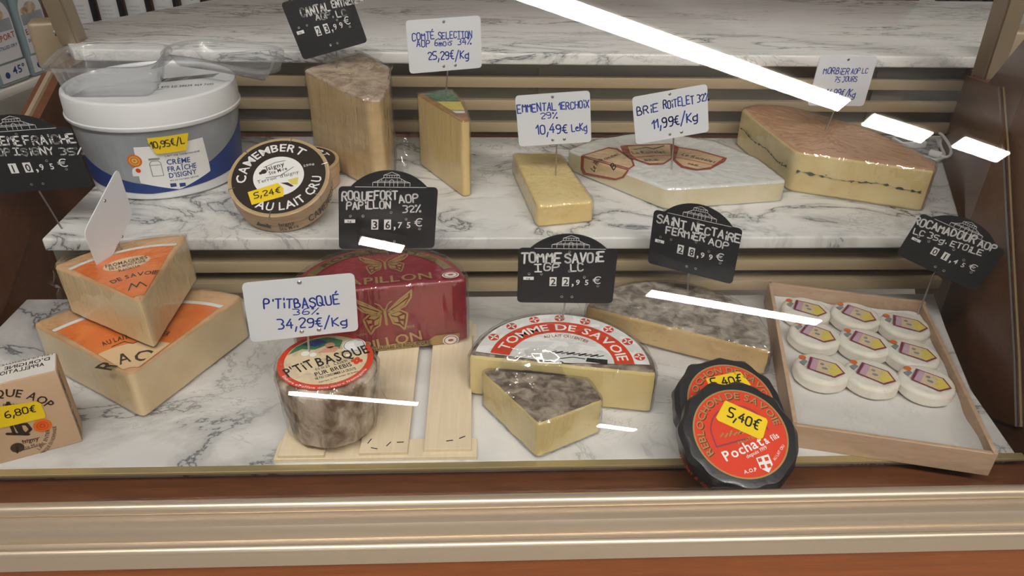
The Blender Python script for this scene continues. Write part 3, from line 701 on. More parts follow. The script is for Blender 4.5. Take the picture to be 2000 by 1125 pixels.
# ================================================================ camembert boxes
def disc_frame(center, tilt, spin=0):
    """plane of a disc face: tilted towards the viewer by tilt, lettering turned by spin"""
    n = Vector((0, -math.sin(tilt), math.cos(tilt))); X = Vector((1, 0, 0)); Y = n.cross(X)
    U = X*math.cos(spin)+Y*math.sin(spin); V = n.cross(U)
    return Plane(center, U, V), Matrix(((U.x, V.x, n.x, center[0]), (U.y, V.y, n.y, center[1]), (U.z, V.z, n.z, center[2]), (0, 0, 0, 1)))
def camembert(label, center, tilt, spin, detail):
    T = thing('camembert_box', label, 'cheese box', (center[0], center[1], HS_), 'round wooden camembert boxes')
    pl, M4 = disc_frame(center, tilt, spin); R = 5.55
    bm_obj('box', lathe_bm([(0, -3.1), (R-.25, -3.1), (R-.15, -3.05), (R-.15, -1.6), (R, -1.55), (R, -.05), (R-.08, 0), (R-.35, 0), (0, -.02)], (0, 0, 0), 72, M4), 'box_wood', T, 40, 'pale wooden chip box')
    d = D2(); d.ring((0, 0), R*.925, R*.97); d.build('gold_edge', pl, .02, 'cream_gold', T)
    d = D2(); d.disc((0, 0), R*.93, 1, 64); lb = d.build('label', pl, .015, 'box_top_brown', T, 'glossy dark brown round label')
    d = D2(); d.disc((-.02, 0), R*.50, 1, 48); ce = d.build('label_centre', pl, .035, 'white_print', T, 'white label centre')
    d = D2(); d.arctext('CAMEMBERT', (0, 0), R*.64, 182, 42, R*.20, 'b')
    if detail:
        d.arctext('AU LAIT CRU', (0, 0), R*.85, 232, 348, R*.20, 'b', inward=True); d.text('250g', (R*.50, R*.13), (R*.72, R*.15), .3, 'r')
    d.build('lettering', pl, .03, 'white_print', lb, 'white arched lettering')
    if detail:
        d = D2(); d.text('Isigny', (-1.2, 1.0), (.75, 1.35), .62, 'b'); d.text('Ste Mère', (-1.0, .35), (1.0, .68), .52, 'b'); d.line([(-1.5, 1.55), (-.2, 2.0), (.9, 2.05)], .07); d.line([(-1.4, .0), (.2, .05), (1.7, .95)], .07)
        d.disc((-1.55, .95), .32); d.disc((-1.9, .8), .2); d.text("Terroir d'Isigny", (-2.35, -.65), (2.2, -.05), .5, 'r')
        d.poly([(.1, -1.0), (.9, -1.1), (1.5, -1.75), (1.2, -1.8), (.6, -1.35)]); d.build('lettering', pl, .05, 'brown_print', ce)
        d = D2(); d.poly([(.9, -.75), (2.1, -.6), (1.9, -1.6), (1.3, -1.5)]); d.build('meadow_print', pl, .045, 'yellow_print', ce)
        sd = D2(); r_ = R
        class Side:
            def fwd(s, u, v, l=0):
                t = u/R-math.pi/2-spin; return tuple(M4 @ Vector(((R+l)*math.cos(t), (R+l)*math.sin(t), v)))
            def normal(s): return None
        S2 = Side(); sd.text('Isigny', (.35, -1.75), (2.0, -1.75), .62, 'b'); sd.text('Ste Mère', (.25, -2.55), (2.3, -2.55), .6, 'b'); sd.text('CAMEMBERT', (3.6, -2.5), (9.4, -2.5), 1.1, 'b'); sd.text('CAMEMBERT', (-9.6, -2.3), (-4.3, -2.3), 1.0, 'b')
        sd.poly([(-2.4, -2.2), (-.6, -2.2), (-.8, -1.3), (-1.9, -1.3)]); sd.text('produit laitier fermier', (-2.6, -2.75), (-.2, -2.75), .25, 'r')
        sd.build('side_lettering', S2, .02, 'brown_print', T)
        for an in (8, 70, 128, 188, 255, 318):                 # staples over the rim
            t = math.radians(an); p = [M4 @ Vector((k*math.cos(t), k*math.sin(t), z)) for k, z in ((R*.87, .07), (R*1.0, .07), (R*1.012, -.6))]
            bm_obj('staple', tube_bm(p, .045, 5), 'steel', T, 0)
        sticker(T, pl, ((484, 376), (543, 358), (554, 368), (554, 384), (492, 401)), '5,24€', (497, 388), (549, 377), .75)
    return T
ct = math.radians(29); P0 = oz(545, 455, HS_); u_ = np.array([0, math.cos(ct), math.sin(ct)]); n_ = np.array([0, -math.sin(ct), math.cos(ct)])
C1 = P0+u_*5.5+n_*3.1
camembert('front camembert box propped at a slant, with yellow 5,24 price sticker', tuple(C1), ct, math.radians(12), True)
camembert('rear camembert box lying flat beneath the slanted one, without sticker', (C1[0]-.9, C1[1]+10.6, HS_+3.1), 0, math.radians(-18), False)

# ================================================================ cheeses on the upper shelf
def xy(px, z): return oz2(px[0], px[1], z)
# cantal: tall block, rind on top and at the back
cantal = thing('cantal_block', 'tall cling-wrapped cantal block with rough greyish rind on top', 'cheese', (-15, 95, HS_))
cp = [(-22.3, 97.4), (-12.7, 86.0), (-11.3, 86.3), (-10.9, 92.5), (-11.5, 99), (-16, 104.8)]
cheese(cantal, cp, ['c', 'c', 'c', 'r', 'r', 'c'], HS_, HS_+11.6, 'paste_cantal', 'rind_cantal', 'film_fine', amp=.10, crust=.35, bev=.25, zt=lambda x, y: max(0, (y-90))*.07, rlab='rough grey beige rind')
film_flap(cantal, [(-10.9, 92, HS_+5.5), (-10.9, 90.5, HS_+.3), (-9.0, 91, HS_+.4), (-9.3, 93, HS_+5)], 2)
film_flap(cantal, [(-13, 101, HS_+12.4), (-16, 103.5, HS_+12.4), (-15.5, 104.3, HS_+13.6), (-12.5, 102, HS_+13.3)], 5)
film_flap(cantal, [(-11.2, 96, HS_+12.0), (-11.3, 92, HS_+11.8), (-10.7, 92.5, HS_+12.8), (-10.8, 96.5, HS_+13.1)], 8)
# comté: slim tall wedge
comte = thing('comte_wedge', 'slim tall comté wedge with green and yellow label on its rind', 'cheese', (-4, 90, HS_))
kp = [(-7.8, 95.4), (-1.75, 84.5), (-.9, 84.9), (-1.7, 92), (-3.4, 97.6)]
cheese(comte, kp, ['c', 'c', 'c', 'r', 'c'], HS_, HS_+9.6, 'paste_comte', 'rind_comte', 'film', amp=.03, crust=.12, bev=.14, rlab='brown rind')
tp = Plane((-4, 90, HS_+9.62), (1, 0, 0), (0, 1, 0))
for nm, mt, P in (('label', 'green_print', [(-6.9, 95.2), (-5.2, 92.3), (-2.2, 92.3), (-3.6, 97)]), ('label', 'yellow_print', [(-5.1, 92.1), (-3.2, 88.6), (-1.6, 88.6), (-2.1, 92.1)]), ('label', 'white_print', [(-3.1, 88.4), (-2.6, 87.4), (-1.5, 87.4), (-1.55, 88.4)])):
    d = D2(); d.poly([(x+4, y-90) for x, y in P]); d.build(nm, tp, .04, mt, comte)
film_flap(comte, [(-7.8, 95.6, HS_+8), (-7.9, 95.2, HS_+.3), (-9.8, 93.6, HS_+.1), (-8.5, 94.8, HS_+6)], 11)
# emmental brick
emm = thing('emmental_brick', 'low yellow emmental brick wrapped in cling film between comté and brie', 'cheese', (9.5, 83, HS_))
ep = [(4.6, 92.4), (6.7, 75.9), (13.3, 77.3), (10.9, 92.6)]
cheese(emm, ep, ['c']*4, HS_, HS_+2.75, 'paste_emmental', None, 'film', amp=.05, crust=0, top_rind=False, bev=.3)
for (x, y, r) in ((7.6, 88.9, .55), (8.7, 81.5, .6), (6.9, 85, .35), (10.2, 90.6, .3), (10.9, 79.6, .3)):
    bm_obj('eye', lathe_bm([(0, .03), (r*.6, .05), (r, .10), (r*1.25, .03)], (x, y, HS_+2.72), 18), 'paste_comte', emm, 40)
# brie
brie = thing('brie_wedge', 'wide white brie wedge with red bordered labels on its rind', 'cheese', (26, 90, HS_))
bh = 2.75
bp = [(11.9, 93.6), (22.5, 80.6), (37.9, 83.1), (36.6, 91), (32.6, 97.4), (27.5, 100), (21.6, 100.2), (16, 97.6)]
cheese(brie, bp, ['c', 'c', 'r', 'r', 'r', 'r', 'r', 'r'], HS_, HS_+bh, 'paste_brie', 'rind_brie', 'film', amp=.06, crust=.16, bev=.22, rlab='white bloomy rind')
bt = Plane((24, 90, HS_+bh), (1, 0, 0), (0, 1, 0))
bside = Plane((11.9, 93.6, HS_), (22.5-11.9, 80.6-93.6, 0), (0, 0, 1))
def px(surf, L): return [surf.inv(*p) for p in L]
red1 = [(1211, 286), (1219, 284), (1310, 281), (1328, 288), (1362, 293), (1420, 309), (1416, 316), (1388, 331), (1360, 334), (1330, 328), (1312, 312), (1296, 322), (1268, 323), (1240, 313), (1222, 311)]
d = D2(); d.poly(px(bt, red1)); lb = d.build('label', bt, .05, 'brick_print', brie, 'red bordered cream paper label')
d = D2(); d.poly(px(bt, [(1226, 287), (1309, 283), (1310, 309), (1296, 319), (1270, 320), (1246, 313), (1232, 302)])); d.poly(px(bt, [(1326, 290), (1362, 296), (1412, 310), (1388, 327), (1362, 331), (1334, 325), (1319, 312)]))
d.build('label_field', bt, .07, 'peach_print', lb)
d = D2(); d.text('Le Roitelet', bt.inv(1236, 302), bt.inv(1300, 300), .95, 'b'); d.text('BRIE', bt.inv(1260, 316), bt.inv(1288, 315), .7, 'b'); d.text('Le Roitelet', bt.inv(1330, 304), bt.inv(1395, 320), .95, 'b'); d.text('BRIE', bt.inv(1342, 322), bt.inv(1362, 326), .6, 'b')
d.build('lettering', bt, .09, 'brown_print', lb)
d = D2(); d.line(px(bt, [(1230, 309), (1272, 306), (1310, 305)]), .22); d.line(px(bt, [(1320, 308), (1350, 314), (1395, 324)]), .22); d.build('stripe', bt, .085, 'red_print', lb)
d = D2(); d.line(px(bt, [(1240, 293), (1262, 289), (1276, 292), (1296, 286)]), .3); d.build('leaf_print', bt, .085, 'green_print', lb)
d = D2(); d.poly(px(bt, [(1136, 304), (1172, 293), (1188, 288), (1206, 290), (1236, 312), (1240, 324), (1230, 331)])); d.build('label', bt, .05, 'brick_print', brie)
d = D2(); d.poly(px(bt, [(1141, 305), (1174, 295), (1188, 291), (1203, 293), (1232, 313), (1236, 324), (1228, 329)])); lb2 = d.build('label_field', bt, .07, 'peach_print', brie)
d = D2(); d.text('Le Roitelet', bt.inv(1163, 321), bt.inv(1212, 303), .8, 'b'); d.build('lettering', bt, .09, 'brown_print', lb2)
d = D2(); d.poly(px(bside, [(1136, 304), (1230, 331), (1219, 347), (1202, 352), (1140, 341), (1135, 330)])); lb3 = d.build('label', bside, .09, 'brick_print', brie)
d = D2(); d.poly(px(bside, [(1142, 308), (1226, 332), (1216, 344), (1204, 348), (1146, 337), (1141, 328)])); d.build('label_field', bside, .11, 'peach_print', lb3)
d = D2(); d.text('Le R', bside.inv(1162, 336), bside.inv(1170, 318), .8, 'b'); d.text('B', bside.inv(1199, 333), bside.inv(1206, 326), .9, 'b'); d.build('lettering', bside, .13, 'brown_print', lb3)
# morbier
morb = thing('morbier_wedge', 'large morbier wedge with tan rind and dark ash line through its paste', 'cheese', (45, 92, HS_))
mh = 5.4
mp_ = [(38.0, 103.6), (39.6, 86.2), (53.9, 79.9), (55.6, 82.6), (55.2, 87), (52.9, 94.5), (49, 101), (45, 104.6), (41, 105.4)]
cheese(morb, mp_, ['c', 'c', 'r', 'r', 'r', 'r', 'r', 'r', 'r'], HS_, HS_+mh, 'paste_morbier', 'rind_morbier', 'film', amp=.07, crust=.13, bev=.35, rlab='tan washed rind')
for (A, B) in ((mp_[0], mp_[1]), (mp_[1], mp_[2])):
    sf = Plane((A[0], A[1], HS_), (B[0]-A[0], B[1]-A[1], 0), (0, 0, 1)); L = math.dist(A, B); d = D2(); k = 60
    if sf.N[1] > 0 and sf.N[0] > 0: pass
    us = [.5+(L-1.3)*i/k for i in range(k+1)]; ln = lambda u: 2.75+.16*math.sin(u*.8)+.18*noise.noise(Vector((u*1.3, A[0], 0)))
    th = lambda u: max(.012, .06+.24*noise.noise(Vector((u*2.3, A[0], 3)))+.10*noise.noise(Vector((u*6, A[0], 7))))
    d.strip([(u, ln(u)-th(u)) for u in us], [(u, ln(u)+th(u)) for u in us])
    for j in range(10):
        u = random.uniform(1, L-1.5); d.disc((u, ln(u)+random.uniform(-.2, .35)), random.uniform(.04, .13), .6, 8)
    for j in range(8): d.disc((random.uniform(1, L-1), random.uniform(.6, mh-.6)), .04, .8, 6)
    d.build('ash_line', sf, .12 if np.dot(sf.N, (45-A[0], 92-A[1], 0)) < 0 else -.12, 'ash', morb, 'dark bluish ash line')
film_flap(morb, [(52.5, 91, HS_+mh), (54.5, 84, HS_+mh), (57, 84.5, HS_+mh-1.2), (55, 92, HS_+mh-.5)], 21, .7)

# charging cable and small device on the shelf behind the morbier
dev = thing('small_device', 'small grey electronic device lying behind the morbier', 'device', (56.5, 101, HS_))
q = oz(1775, 277, HS_+.6); bm_obj('case', box_bm((q[0], q[1], HS_+.5), (4.2, 2.6, 1.0), .1, .2), 'cable_white', dev, 35); bm_obj('screen', box_bm((q[0], q[1], HS_+1.02), (3.4, 2.0, .1), .1), 'device_grey', dev, 0)
cab = thing('charging_cable', 'looped white charging cable with plug lying beside the grey device', 'cable', (60, 98, HS_))
C_ = [(1790, 278), (1808, 247), (1826, 243), (1840, 249), (1842, 262), (1836, 281), (1844, 300), (1839, 310), (1824, 312), (1806, 305)]
bm_obj('cord', tube_bm([tuple(oz(x, y, HS_+.35+.3*math.sin(i))) for i, (x, y) in enumerate(C_)], .22, 8, None, 3), 'cable_white', cab, 60)
C_ = [(1806, 263), (1822, 257), (1838, 262), (1850, 276), (1858, 292), (1855, 304), (1846, 307), (1838, 304)]
bm_obj('cord', tube_bm([tuple(oz(x, y, HS_+.75)) for x, y in C_], .22, 8, None, 3), 'cable_white', cab, 60)
bm_obj('plug', tube_bm([tuple(oz(1816, 298, HS_+.6)), tuple(oz(1840, 304, HS_+.6))], .5, 10), 'cable_white', cab, 40)
bm_obj('plug_tip', tube_bm([tuple(oz(1803, 294, HS_+.6)), tuple(oz(1817, 298, HS_+.6))], .28, 8), 'steel', cab, 40)

# ================================================================ lower deck
# two raclette wedges, one on the other
def sector(apex, a0, a1, r, k=14): return [apex]+arc(apex[0], apex[1], r, a0, a1, k)
def raclette(label, pts, z0, z1, xf, toplabel, texts):
    T = thing('raclette_wedge', label, 'cheese', (np.mean([p[0] for p in pts]), np.mean([p[1] for p in pts]), z0), 'stacked raclette wedges')
    n = len(pts); fl = ['c']+['r']*(n-2)+['c']
    cheese(T, pts, fl, z0, z1, 'paste_raclette', 'rind_raclette', 'film', amp=.05, crust=.22, bev=.25, xf=xf, rlab='orange tan rind')
    ap = np.array(pts[0]); mid = np.mean(pts[1:], 0); U = mid-ap; U = np.array([U[1], -U[0]])/np.linalg.norm(U)
    o = Vector((ap[0], ap[1], z1)); Uv = Vector((U[0], U[1], 0)); Vv = Vector((-U[1], U[0], 0))
    if xf is not None: o = xf @ o; Uv = xf.to_3x3() @ Uv; Vv = xf.to_3x3() @ Vv
    pl = Plane(o, Uv, Vv); R = math.dist(pts[0], pts[1]); ang = []
    for p in (pts[1], pts[-1]): q = np.array(p)-ap; ang.append(math.degrees(math.atan2(np.dot(q, [-U[1], U[0]]), np.dot(q, U))))
    a0, a1 = sorted(ang)
    d = D2(); d.ring((0, 0), R*.80, R*.835, a0+1.5, a1-1.5, 30); d.build('label_edge', pl, .06, 'white_print', T)
    d = D2(); d.ring((0, 0), 1.0, R*.80, a0+2.5, a1-2.5, 30); lb = d.build('label', pl, .05, 'orange_print', T, 'orange printed paper label')
    d = D2(); d.disc((0, R*.60), R*.17, .55, 30); d.build('label_field', pl, .065, 'peach_print', lb)
    if toplabel == 2: d = D2(); d.ring((0, 0), 1.0, R*.34, a0+3, a1-3, 20); d.build('label_field', pl, .065, 'peach_print', lb)
    d = D2()
    for t, a, b_, h, f_ in texts: d.text(t, (a[0]*R, a[1]*R), (b_[0]*R, b_[1]*R), h, f_)
    if toplabel == 1: d.arctext('DE SAVOIE', (0, 0), R*.36, 112, 62, .7, 'b'); d.line([(-.6, R*.18), (-.2, R*.27), (.1, R*.2), (.5, R*.26), (.9, R*.18)], .12)
    else: d.arctext('RAC', (0, 0), R*.13, 150, 60, 1.7, 'b'); d.arctext('AU LAIT CRU FERMIER', (0, 0), R*.40, 118, 62, .8, 'b'); d.line([(-2, R*.33), (-1, R*.37), (-.2, R*.33), (.7, R*.36), (1.6, R*.31)], .12)
    d.build('lettering', pl, .085, 'brown_print', lb); return T
rt = [('FROMAGERIES', (-.15, .60), (.15, .60), .62, 'b'), ('DE LA MONTAGNE', (-.13, .55), (.13, .55), .5, 'b'), ('Raclette', (-.07, .49), (.08, .50), .55, 'r')]
def sector2(A, Rr, Ll, k=16):
    A, Rr, Ll = map(np.array, (A, Rr, Ll)); r0, r1 = np.linalg.norm(Rr-A), np.linalg.norm(Ll-A); t0 = math.atan2(*(Rr-A)[::-1]); t1 = math.atan2(*(Ll-A)[::-1])
    return [tuple(A)]+[(A[0]+(r0+(r1-r0)*i/k)*math.cos(t0+(t1-t0)*i/k), A[1]+(r0+(r1-r0)*i/k)*math.sin(t0+(t1-t0)*i/k)) for i in range(k+1)]
pr = sector2(oz2(254, 731, 5.2), oz2(474, 577, 5.2), oz2(62, 632, 5.2))
raclette('lower raclette wedge with orange label, lying on the marble deck', pr, 0, 5.2, None, 2, rt)
ap1 = oz2(275, 585, 10.8); pr1 = sector2(ap1, oz2(366, 455, 11.2), oz2(105, 513, 11.2))
x1 = Matrix.Translation((*ap1, 5.35)) @ Matrix.Rotation(math.radians(2), 4, 'X') @ Matrix.Translation((-ap1[0], -ap1[1], -5.35))
raclette('upper raclette wedge resting on top of the other orange labelled wedge', pr1, 5.35, 10.75, x1, 1, rt)
film_flap(bpy.data.objects['raclette_wedge.001'], [(pr1[-1][0]-.1, pr1[-1][1], 10.6), (pr1[-1][0]-.1, pr1[-1][1], 6.2), (pr1[-1][0]-1.2, pr1[-1][1]+.6, 6.5), (pr1[-1][0]-1.0, pr1[-1][1]+.8, 9.8)], 31, .8)

# pont-l'évêque carton
pb = thing('cheese_carton', 'small kraft carton of cheese with yellow 6,80 price sticker beside the raclette', 'cheese carton', (-38.5, 51, 0))
A = np.array([-34.9, 50.6]); Bv = np.array([-41.4, 47.6])-A; Bv /= np.linalg.norm(Bv); W_ = 8.2; Dv = np.array([Bv[1], -Bv[0]]);
if Dv[1] < 0: Dv = -Dv
D_ = 2.9; hh = 7.8
poly = [tuple(A), tuple(A+Bv*W_), tuple(A+Bv*W_+Dv*D_), tuple(A+Dv*D_)]
bm_obj('carton', prism_bm(poly, 0, hh, .12), 'carton', pb, 40, 'kraft brown carton')
ptop = Plane((A[0], A[1], hh), (-Bv[0], -Bv[1], 0), (0, 0, 1)); ptop = Plane((*(A+Bv*W_), hh), (-Bv[0], -Bv[1], 0), (Dv[0], Dv[1], 0))
d = D2(); d.poly([(.1, .1), (W_-.1, .1), (W_-.1, D_-.1), (.1, D_-.1)]); wl = d.build('top_label', ptop, .02, 'carton_white', pb, 'white printed top flap')
d = D2(); d.text("APPELLATION", (W_-.9, 1.2), (W_-4.5, 1.2), -.55, 'b'); d.text("D'ORIGINE", (W_-.5, 1.9), (W_-3.8, 1.9), -.5, 'b'); d.text('LAIT DE NORMANDIE ORIGINE', (W_-.3, 2.6), (W_-6.3, 2.6), -.26, 'r'); d.build('lettering', ptop, .04, 'ink_black', wl)
pf = Plane((*(A+Bv*W_), 0), (-Bv[0], -Bv[1], 0), (0, 0, 1))
d = D2(); cc = (W_*.5-.9, 2.9)
d.arctext("PONT-L'EVÊQUE AOP", cc, 3.75, 165, 24, .78, 'b'); d.arctext("D'ORIGINE PROTEGEE", cc, 2.75, 120, 38, .36, 'r')
d.text('Isigny', pf.inv(45, 866), pf.inv(76, 860), .42, 'b'); d.text('Ste Mère', pf.inv(46, 878), pf.inv(80, 869), .36, 'r'); d.line([pf.inv(42, 862), pf.inv(78, 854)], .05); d.line([pf.inv(42, 880), pf.inv(90, 866)], .05)
d.disc(pf.inv(34, 874), .5); d.line([pf.inv(34, 872), pf.inv(34, 884)], .15); d.arctext('FABRIQUE EN NORMANDIE', cc, 3.6, 298, 352, .3, 'r', inward=True); d.arctext('LAIT ENTIER', cc, 3.1, 305, 348, .3, 'r', inward=True)
for P in ([(20, 826), (28, 846)], [(28, 826), (40, 846)], [(40, 828), (52, 828), (60, 838), (50, 848), (42, 840), (38, 828)], [(14, 847), (56, 848)]): d.line([pf.inv(*p) for p in P], .25)
d.poly(px(pf, [(10, 793), (13, 784), (19, 784), (22, 791)])); d.build('lettering', pf, .03, 'brown_print', pb)
d = D2(); q = pf.inv(83, 831); d.disc(q, .68); so = d.build('seal', pf, .03, 'orange_seal', pb, 'orange round origin seal'); d = D2(); d.ring(q, .36, .44); d.ring(q, .1, .25); d.build('seal_print', pf, .05, 'red_print', so)
psd = Plane((A[0], A[1], 0), (Dv[0], Dv[1], 0), (0, 0, 1)); sg = 1 if np.dot(psd.N[:2], Bv) < 0 else -1
d = D2(); d.text('ISIGNY Ste MERE', (D_*.3, .6), (D_*.3, hh-.5), -.8*sg if False else .8, 'b'); d.build('side_lettering', psd, .03*sg, 'brown_print', pb)
sticker(pb, pf, ((-30, 800), (2, 793), (72, 783), (80, 787), (89, 810), (88, 815), (0, 836), (-30, 842)), '6,80€', (12, 815), (71, 802), .6)

# poplar rack under the roquefort and the basque cheese
rack = thing('wooden_rack', 'thin poplar wood rack of slats under the red roquefort', 'wooden rack', (-8.5, 55, 0))
pz = .4
for z, (y0, y1) in ((0, (47.6, 49.9)), (0, (66, 68.2))):
    bm_obj('batten', prism_bm([(-17.6, y0), (-.2, y0), (-.2, y1), (-17.6, y1)], 0, pz, .04), 'poplar', rack, 0)
for xa, xb, y0 in ((-17.2, -13.3, 47.7), (-10.35, -6.2, 47.9), (-4.8, -.7, 48.2)):
    bm_obj('slat', prism_bm([(xa, y0), (xb, y0), (xb, 68.4), (xa, 68.4)], pz, pz+.35, .05), 'poplar', rack, 0)
for (x, y) in ((-9.6, 49.3), (-9.1, 48.4), (-7.9, 48.9), (-6.9, 49.1), (-2.6, 49.2), (-1.5, 49.6)):
    a = random.uniform(0, 3); bm_obj('staple', tube_bm([(x-.3*math.cos(a), y-.3*math.sin(a), pz+.37), (x+.3*math.cos(a), y+.3*math.sin(a), pz+.37)], .045, 5), 'dark_metal', rack, 0)
ZR = pz+.35

# roquefort half wheel in red foil
roq = thing('roquefort_half', 'red foil wrapped roquefort half wheel with gold butterfly emblem', 'cheese', (-8.5, 66, ZR))
qa = np.array([-18.2, 61.4]); qb = np.array([-1.1, 64.4]); qm = (qa+qb)/2; Rq = math.dist(qa, qb)/2; an = math.degrees(math.atan2(qb[1]-qa[1], qb[0]-qa[0]))
qp = [tuple(qa)]+arc(qm[0], qm[1], Rq, an, an+180, 26)[0:-1]
V, F = loft_parts(qp, ['c']*len(qp), ZR, ZR+7.6, bev=.35, amp=.06, crust=0, top_rind=False, sm=3, n=140); bm_obj('foil_wrap', vf_bm(V, F['paste']), 'red_foil', roq, 50, 'deep red foil wrapping')
V, F = loft_parts(qp, ['c']*len(qp), ZR, ZR+7.6, bev=.35, amp=.09, freq=1.3, crust=0, top_rind=False, sm=3, n=140, grow=.2); fb = vf_bm(V, F['paste']); bmesh.ops.recalc_face_normals(fb, faces=fb.faces); crumple(fb, 2, .10, 1.2, 5.); bm_obj('film', fb, 'film', roq, 12, 'clear cling film')
Uq = (qb-qa)/np.linalg.norm(qb-qa); rf = Plane((*qa, ZR), (*Uq, 0), (0, 0, 1)); rtp = Plane((*qm, ZR+7.6), (*Uq, 0), (-Uq[1], Uq[0], 0))
def butterfly(d, c, s, rot=0):
    def P(L, mir): return [(c[0]+s*(x*mir*math.cos(rot)-y*math.sin(rot)), c[1]+s*(x*mir*math.sin(rot)+y*math.cos(rot))) for x, y in L]
    for mir in (1, -1):
        for L in ([(.12, .12), (.55, .5), (1.05, .85), (1.0, .55), (.75, .22), (.3, .05)], [(.14, 0), (.55, .08), (.8, -.1), (.72, -.5), (.62, -.78), (.45, -.55), (.25, -.45)]):
            d.line(P(L+[L[0]], mir), .07*s)
        for L in ([(.15, .13), (.6, .48), (.92, .7), (.9, .6), (.55, .36)], [(.2, .1), (.55, .32), (.88, .52), (.72, .27), (.4, .12)], [(.18, -.05), (.5, .02), (.62, -.08), (.4, -.16)], [(.2, -.12), (.42, -.22), (.45, -.42), (.3, -.4)], [(.5, -.18), (.7, -.14), (.66, -.32), (.52, -.3)], [(.48, -.38), (.62, -.42), (.6, -.62)]): d.poly(P(L, mir))
        d.line(P([(.05, .2), (.14, .4), (.3, .52)], mir), .045*s)
    d.line(P([(0, .2), (0, -.45)], 1), .10*s)
d = D2(); butterfly(d, rf.inv(752, 612), 2.75, .06); d.text('PAPILLON', rf.inv(666, 694), rf.inv(824, 661), 1.2, 'b'); d.text('Depuis', rf.inv(692, 656), rf.inv(715, 652), .35, 'r'); d.text('1906', rf.inv(793, 641), rf.inv(810, 637), .4, 'r'); d.build('gold_print', rf, .17, 'gold_print', roq, 'gold butterfly and lettering')
d = D2(); L_ = math.dist(qa, qb)
d.strip([(.5, .12), (L_-1.2, .12)], [(.5, .75), (L_-1.2, .75)]); d.poly([(L_-4.2, .75), (L_-.9, .75), (L_-.9, 1.25), (L_-3.5, 1.25)]); gb = d.build('gold_band', rf, .15, 'gold_foil', roq)
d = D2(); d.text('CAVES NATURELLES DE ROQUEFORT', (5.2, .25), (L_-4, .25), .45, 'b'); d.build('lettering', rf, .18, 'brown_print', gb)
d = D2(); d.ring((0, 0), Rq*.80, Rq*.90, 18, 165, 40); gb = d.build('gold_band', rtp, .12, 'gold_foil', roq, 'gold arched band')
d = D2(); d.arctext('ROQUEFORT', (0, 0), Rq*.815, 138, 52, Rq*.075, 'b'); d.build('lettering', rtp, .15, 'brown_print', gb)
d = D2(); butterfly(d, (.8, Rq*.50), 2.4, 0); d.text('PAPILLON', (-4.2, .6), (5.2, .6), 1.3, 'b'); d.build('gold_print', rtp, .12, 'gold_print', roq)
for sf, p in ((rf, (880, 662)), (rtp, (880, 540))):
    q = sf.inv(*p); d = D2(); d.disc(q, .85, .75); so = d.build('seal', sf, .19, 'white_print', roq); d = D2(); d.ring(q, .62, .72, sy=.75); d.disc(q, .3, .5); d.build('seal_print', sf, .22, 'brick_print', so)

# basque sheep cheese
bq = thing('sheep_cheese_drum', 'small upright drum of brown rind sheep cheese with colourful round top label', 'cheese', (-13.0, 51.6, ZR))
bc = (oy(637, 708, 51.6)[0], 51.6); Rb = 3.75
bpts = arc(bc[0], bc[1], Rb, 0, 356, 60)
V, F = loft_parts(bpts, ['r']*len(bpts), ZR, ZR+7.0, bev=.7, amp=.16, freq=.7, crust=0, taper=-.55, sm=1); bm_obj('rind', vf_bm(V, F['paste']+F['rind']), 'rind_basque', bq, 60, 'brown wrinkled rind')
V, F = loft_parts(bpts, ['r']*len(bpts), ZR, ZR+7.0, bev=.7, amp=.24, freq=1.0, crust=0, taper=-.55, sm=1, grow=.12); fb = vf_bm(V, F['paste']+F['rind']); bmesh.ops.recalc_face_normals(fb, faces=fb.faces); crumple(fb, 2, .09, 1.4, 9.); bm_obj('film', fb, 'film', bq, 12, 'clear cling film')
film_flap(bq, [(-9.6, 49.6, ZR+6.4), (-10.6, 49.0, ZR+2.4), (-8.1, 50.4, ZR+2.4), (-8.0, 51, ZR+6)], 41, .5)
film_flap(bq, [(-8.9, 52.6, ZR+6.4), (-9.3, 52.0, ZR+2.2), (-8.1, 50.6, ZR+2.4), (-8.0, 51.2, ZR+6)], 43, .4)
bl = Plane((bc[0], bc[1], ZR+7.1), (math.cos(.0), math.sin(.0), 0), (0, 1, 0)); Rl = 4.0
cb = np.array((0, 0)); d = D2(); d.disc((0, 0), Rl, 1, 60); lb = d.build('label', bl, .05, 'red_print', bq, 'red edged round label')
d = D2(); d.disc((0, .12), Rl*.87, 1, 60); d.build('label_field', bl, .07, 'pale_print', lb)
d = D2(); d.poly([(-3.4, .7), (-2.3, 1.6), (-1.2, 1.5), (-.2, 2.2), (.9, 1.6), (1.0, 2.9), (-.4, 3.4), (-1.8, 3.0), (-2.9, 1.9)]); d.build('hill_print', bl, .08, 'green_print', lb)
d = D2(); d.poly([(-2.4, 2.2), (-1.0, 1.9), (-.3, 2.6), (-1.2, 3.1)]); d.build('sky_print', bl, .085, 'blue_print', lb)
d = D2(); d.disc((.0, 2.1), .42); d.poly([(-.8, 1.0), (.6, 1.1), (.9, 1.8), (.2, 2.0), (-.4, 1.7)]); d.build('shepherd_print', bl, .095, 'skin_print', lb)
d = D2(); d.disc((2.1, 2.1), 1.0); d.disc((-1.9, .9), .35); d.disc((-1.2, .75), .3); d.build('white_spot', bl, .09, 'white_print', lb)
d = D2(); d.ring((2.1, 2.1), .85, .9); d.text("P'TiT", bl.inv(563, 738), bl.inv(616, 717), 1.25, 'b'); d.text('BASQUE', bl.inv(622, 718), bl.inv(722, 690), 1.3, 'b')
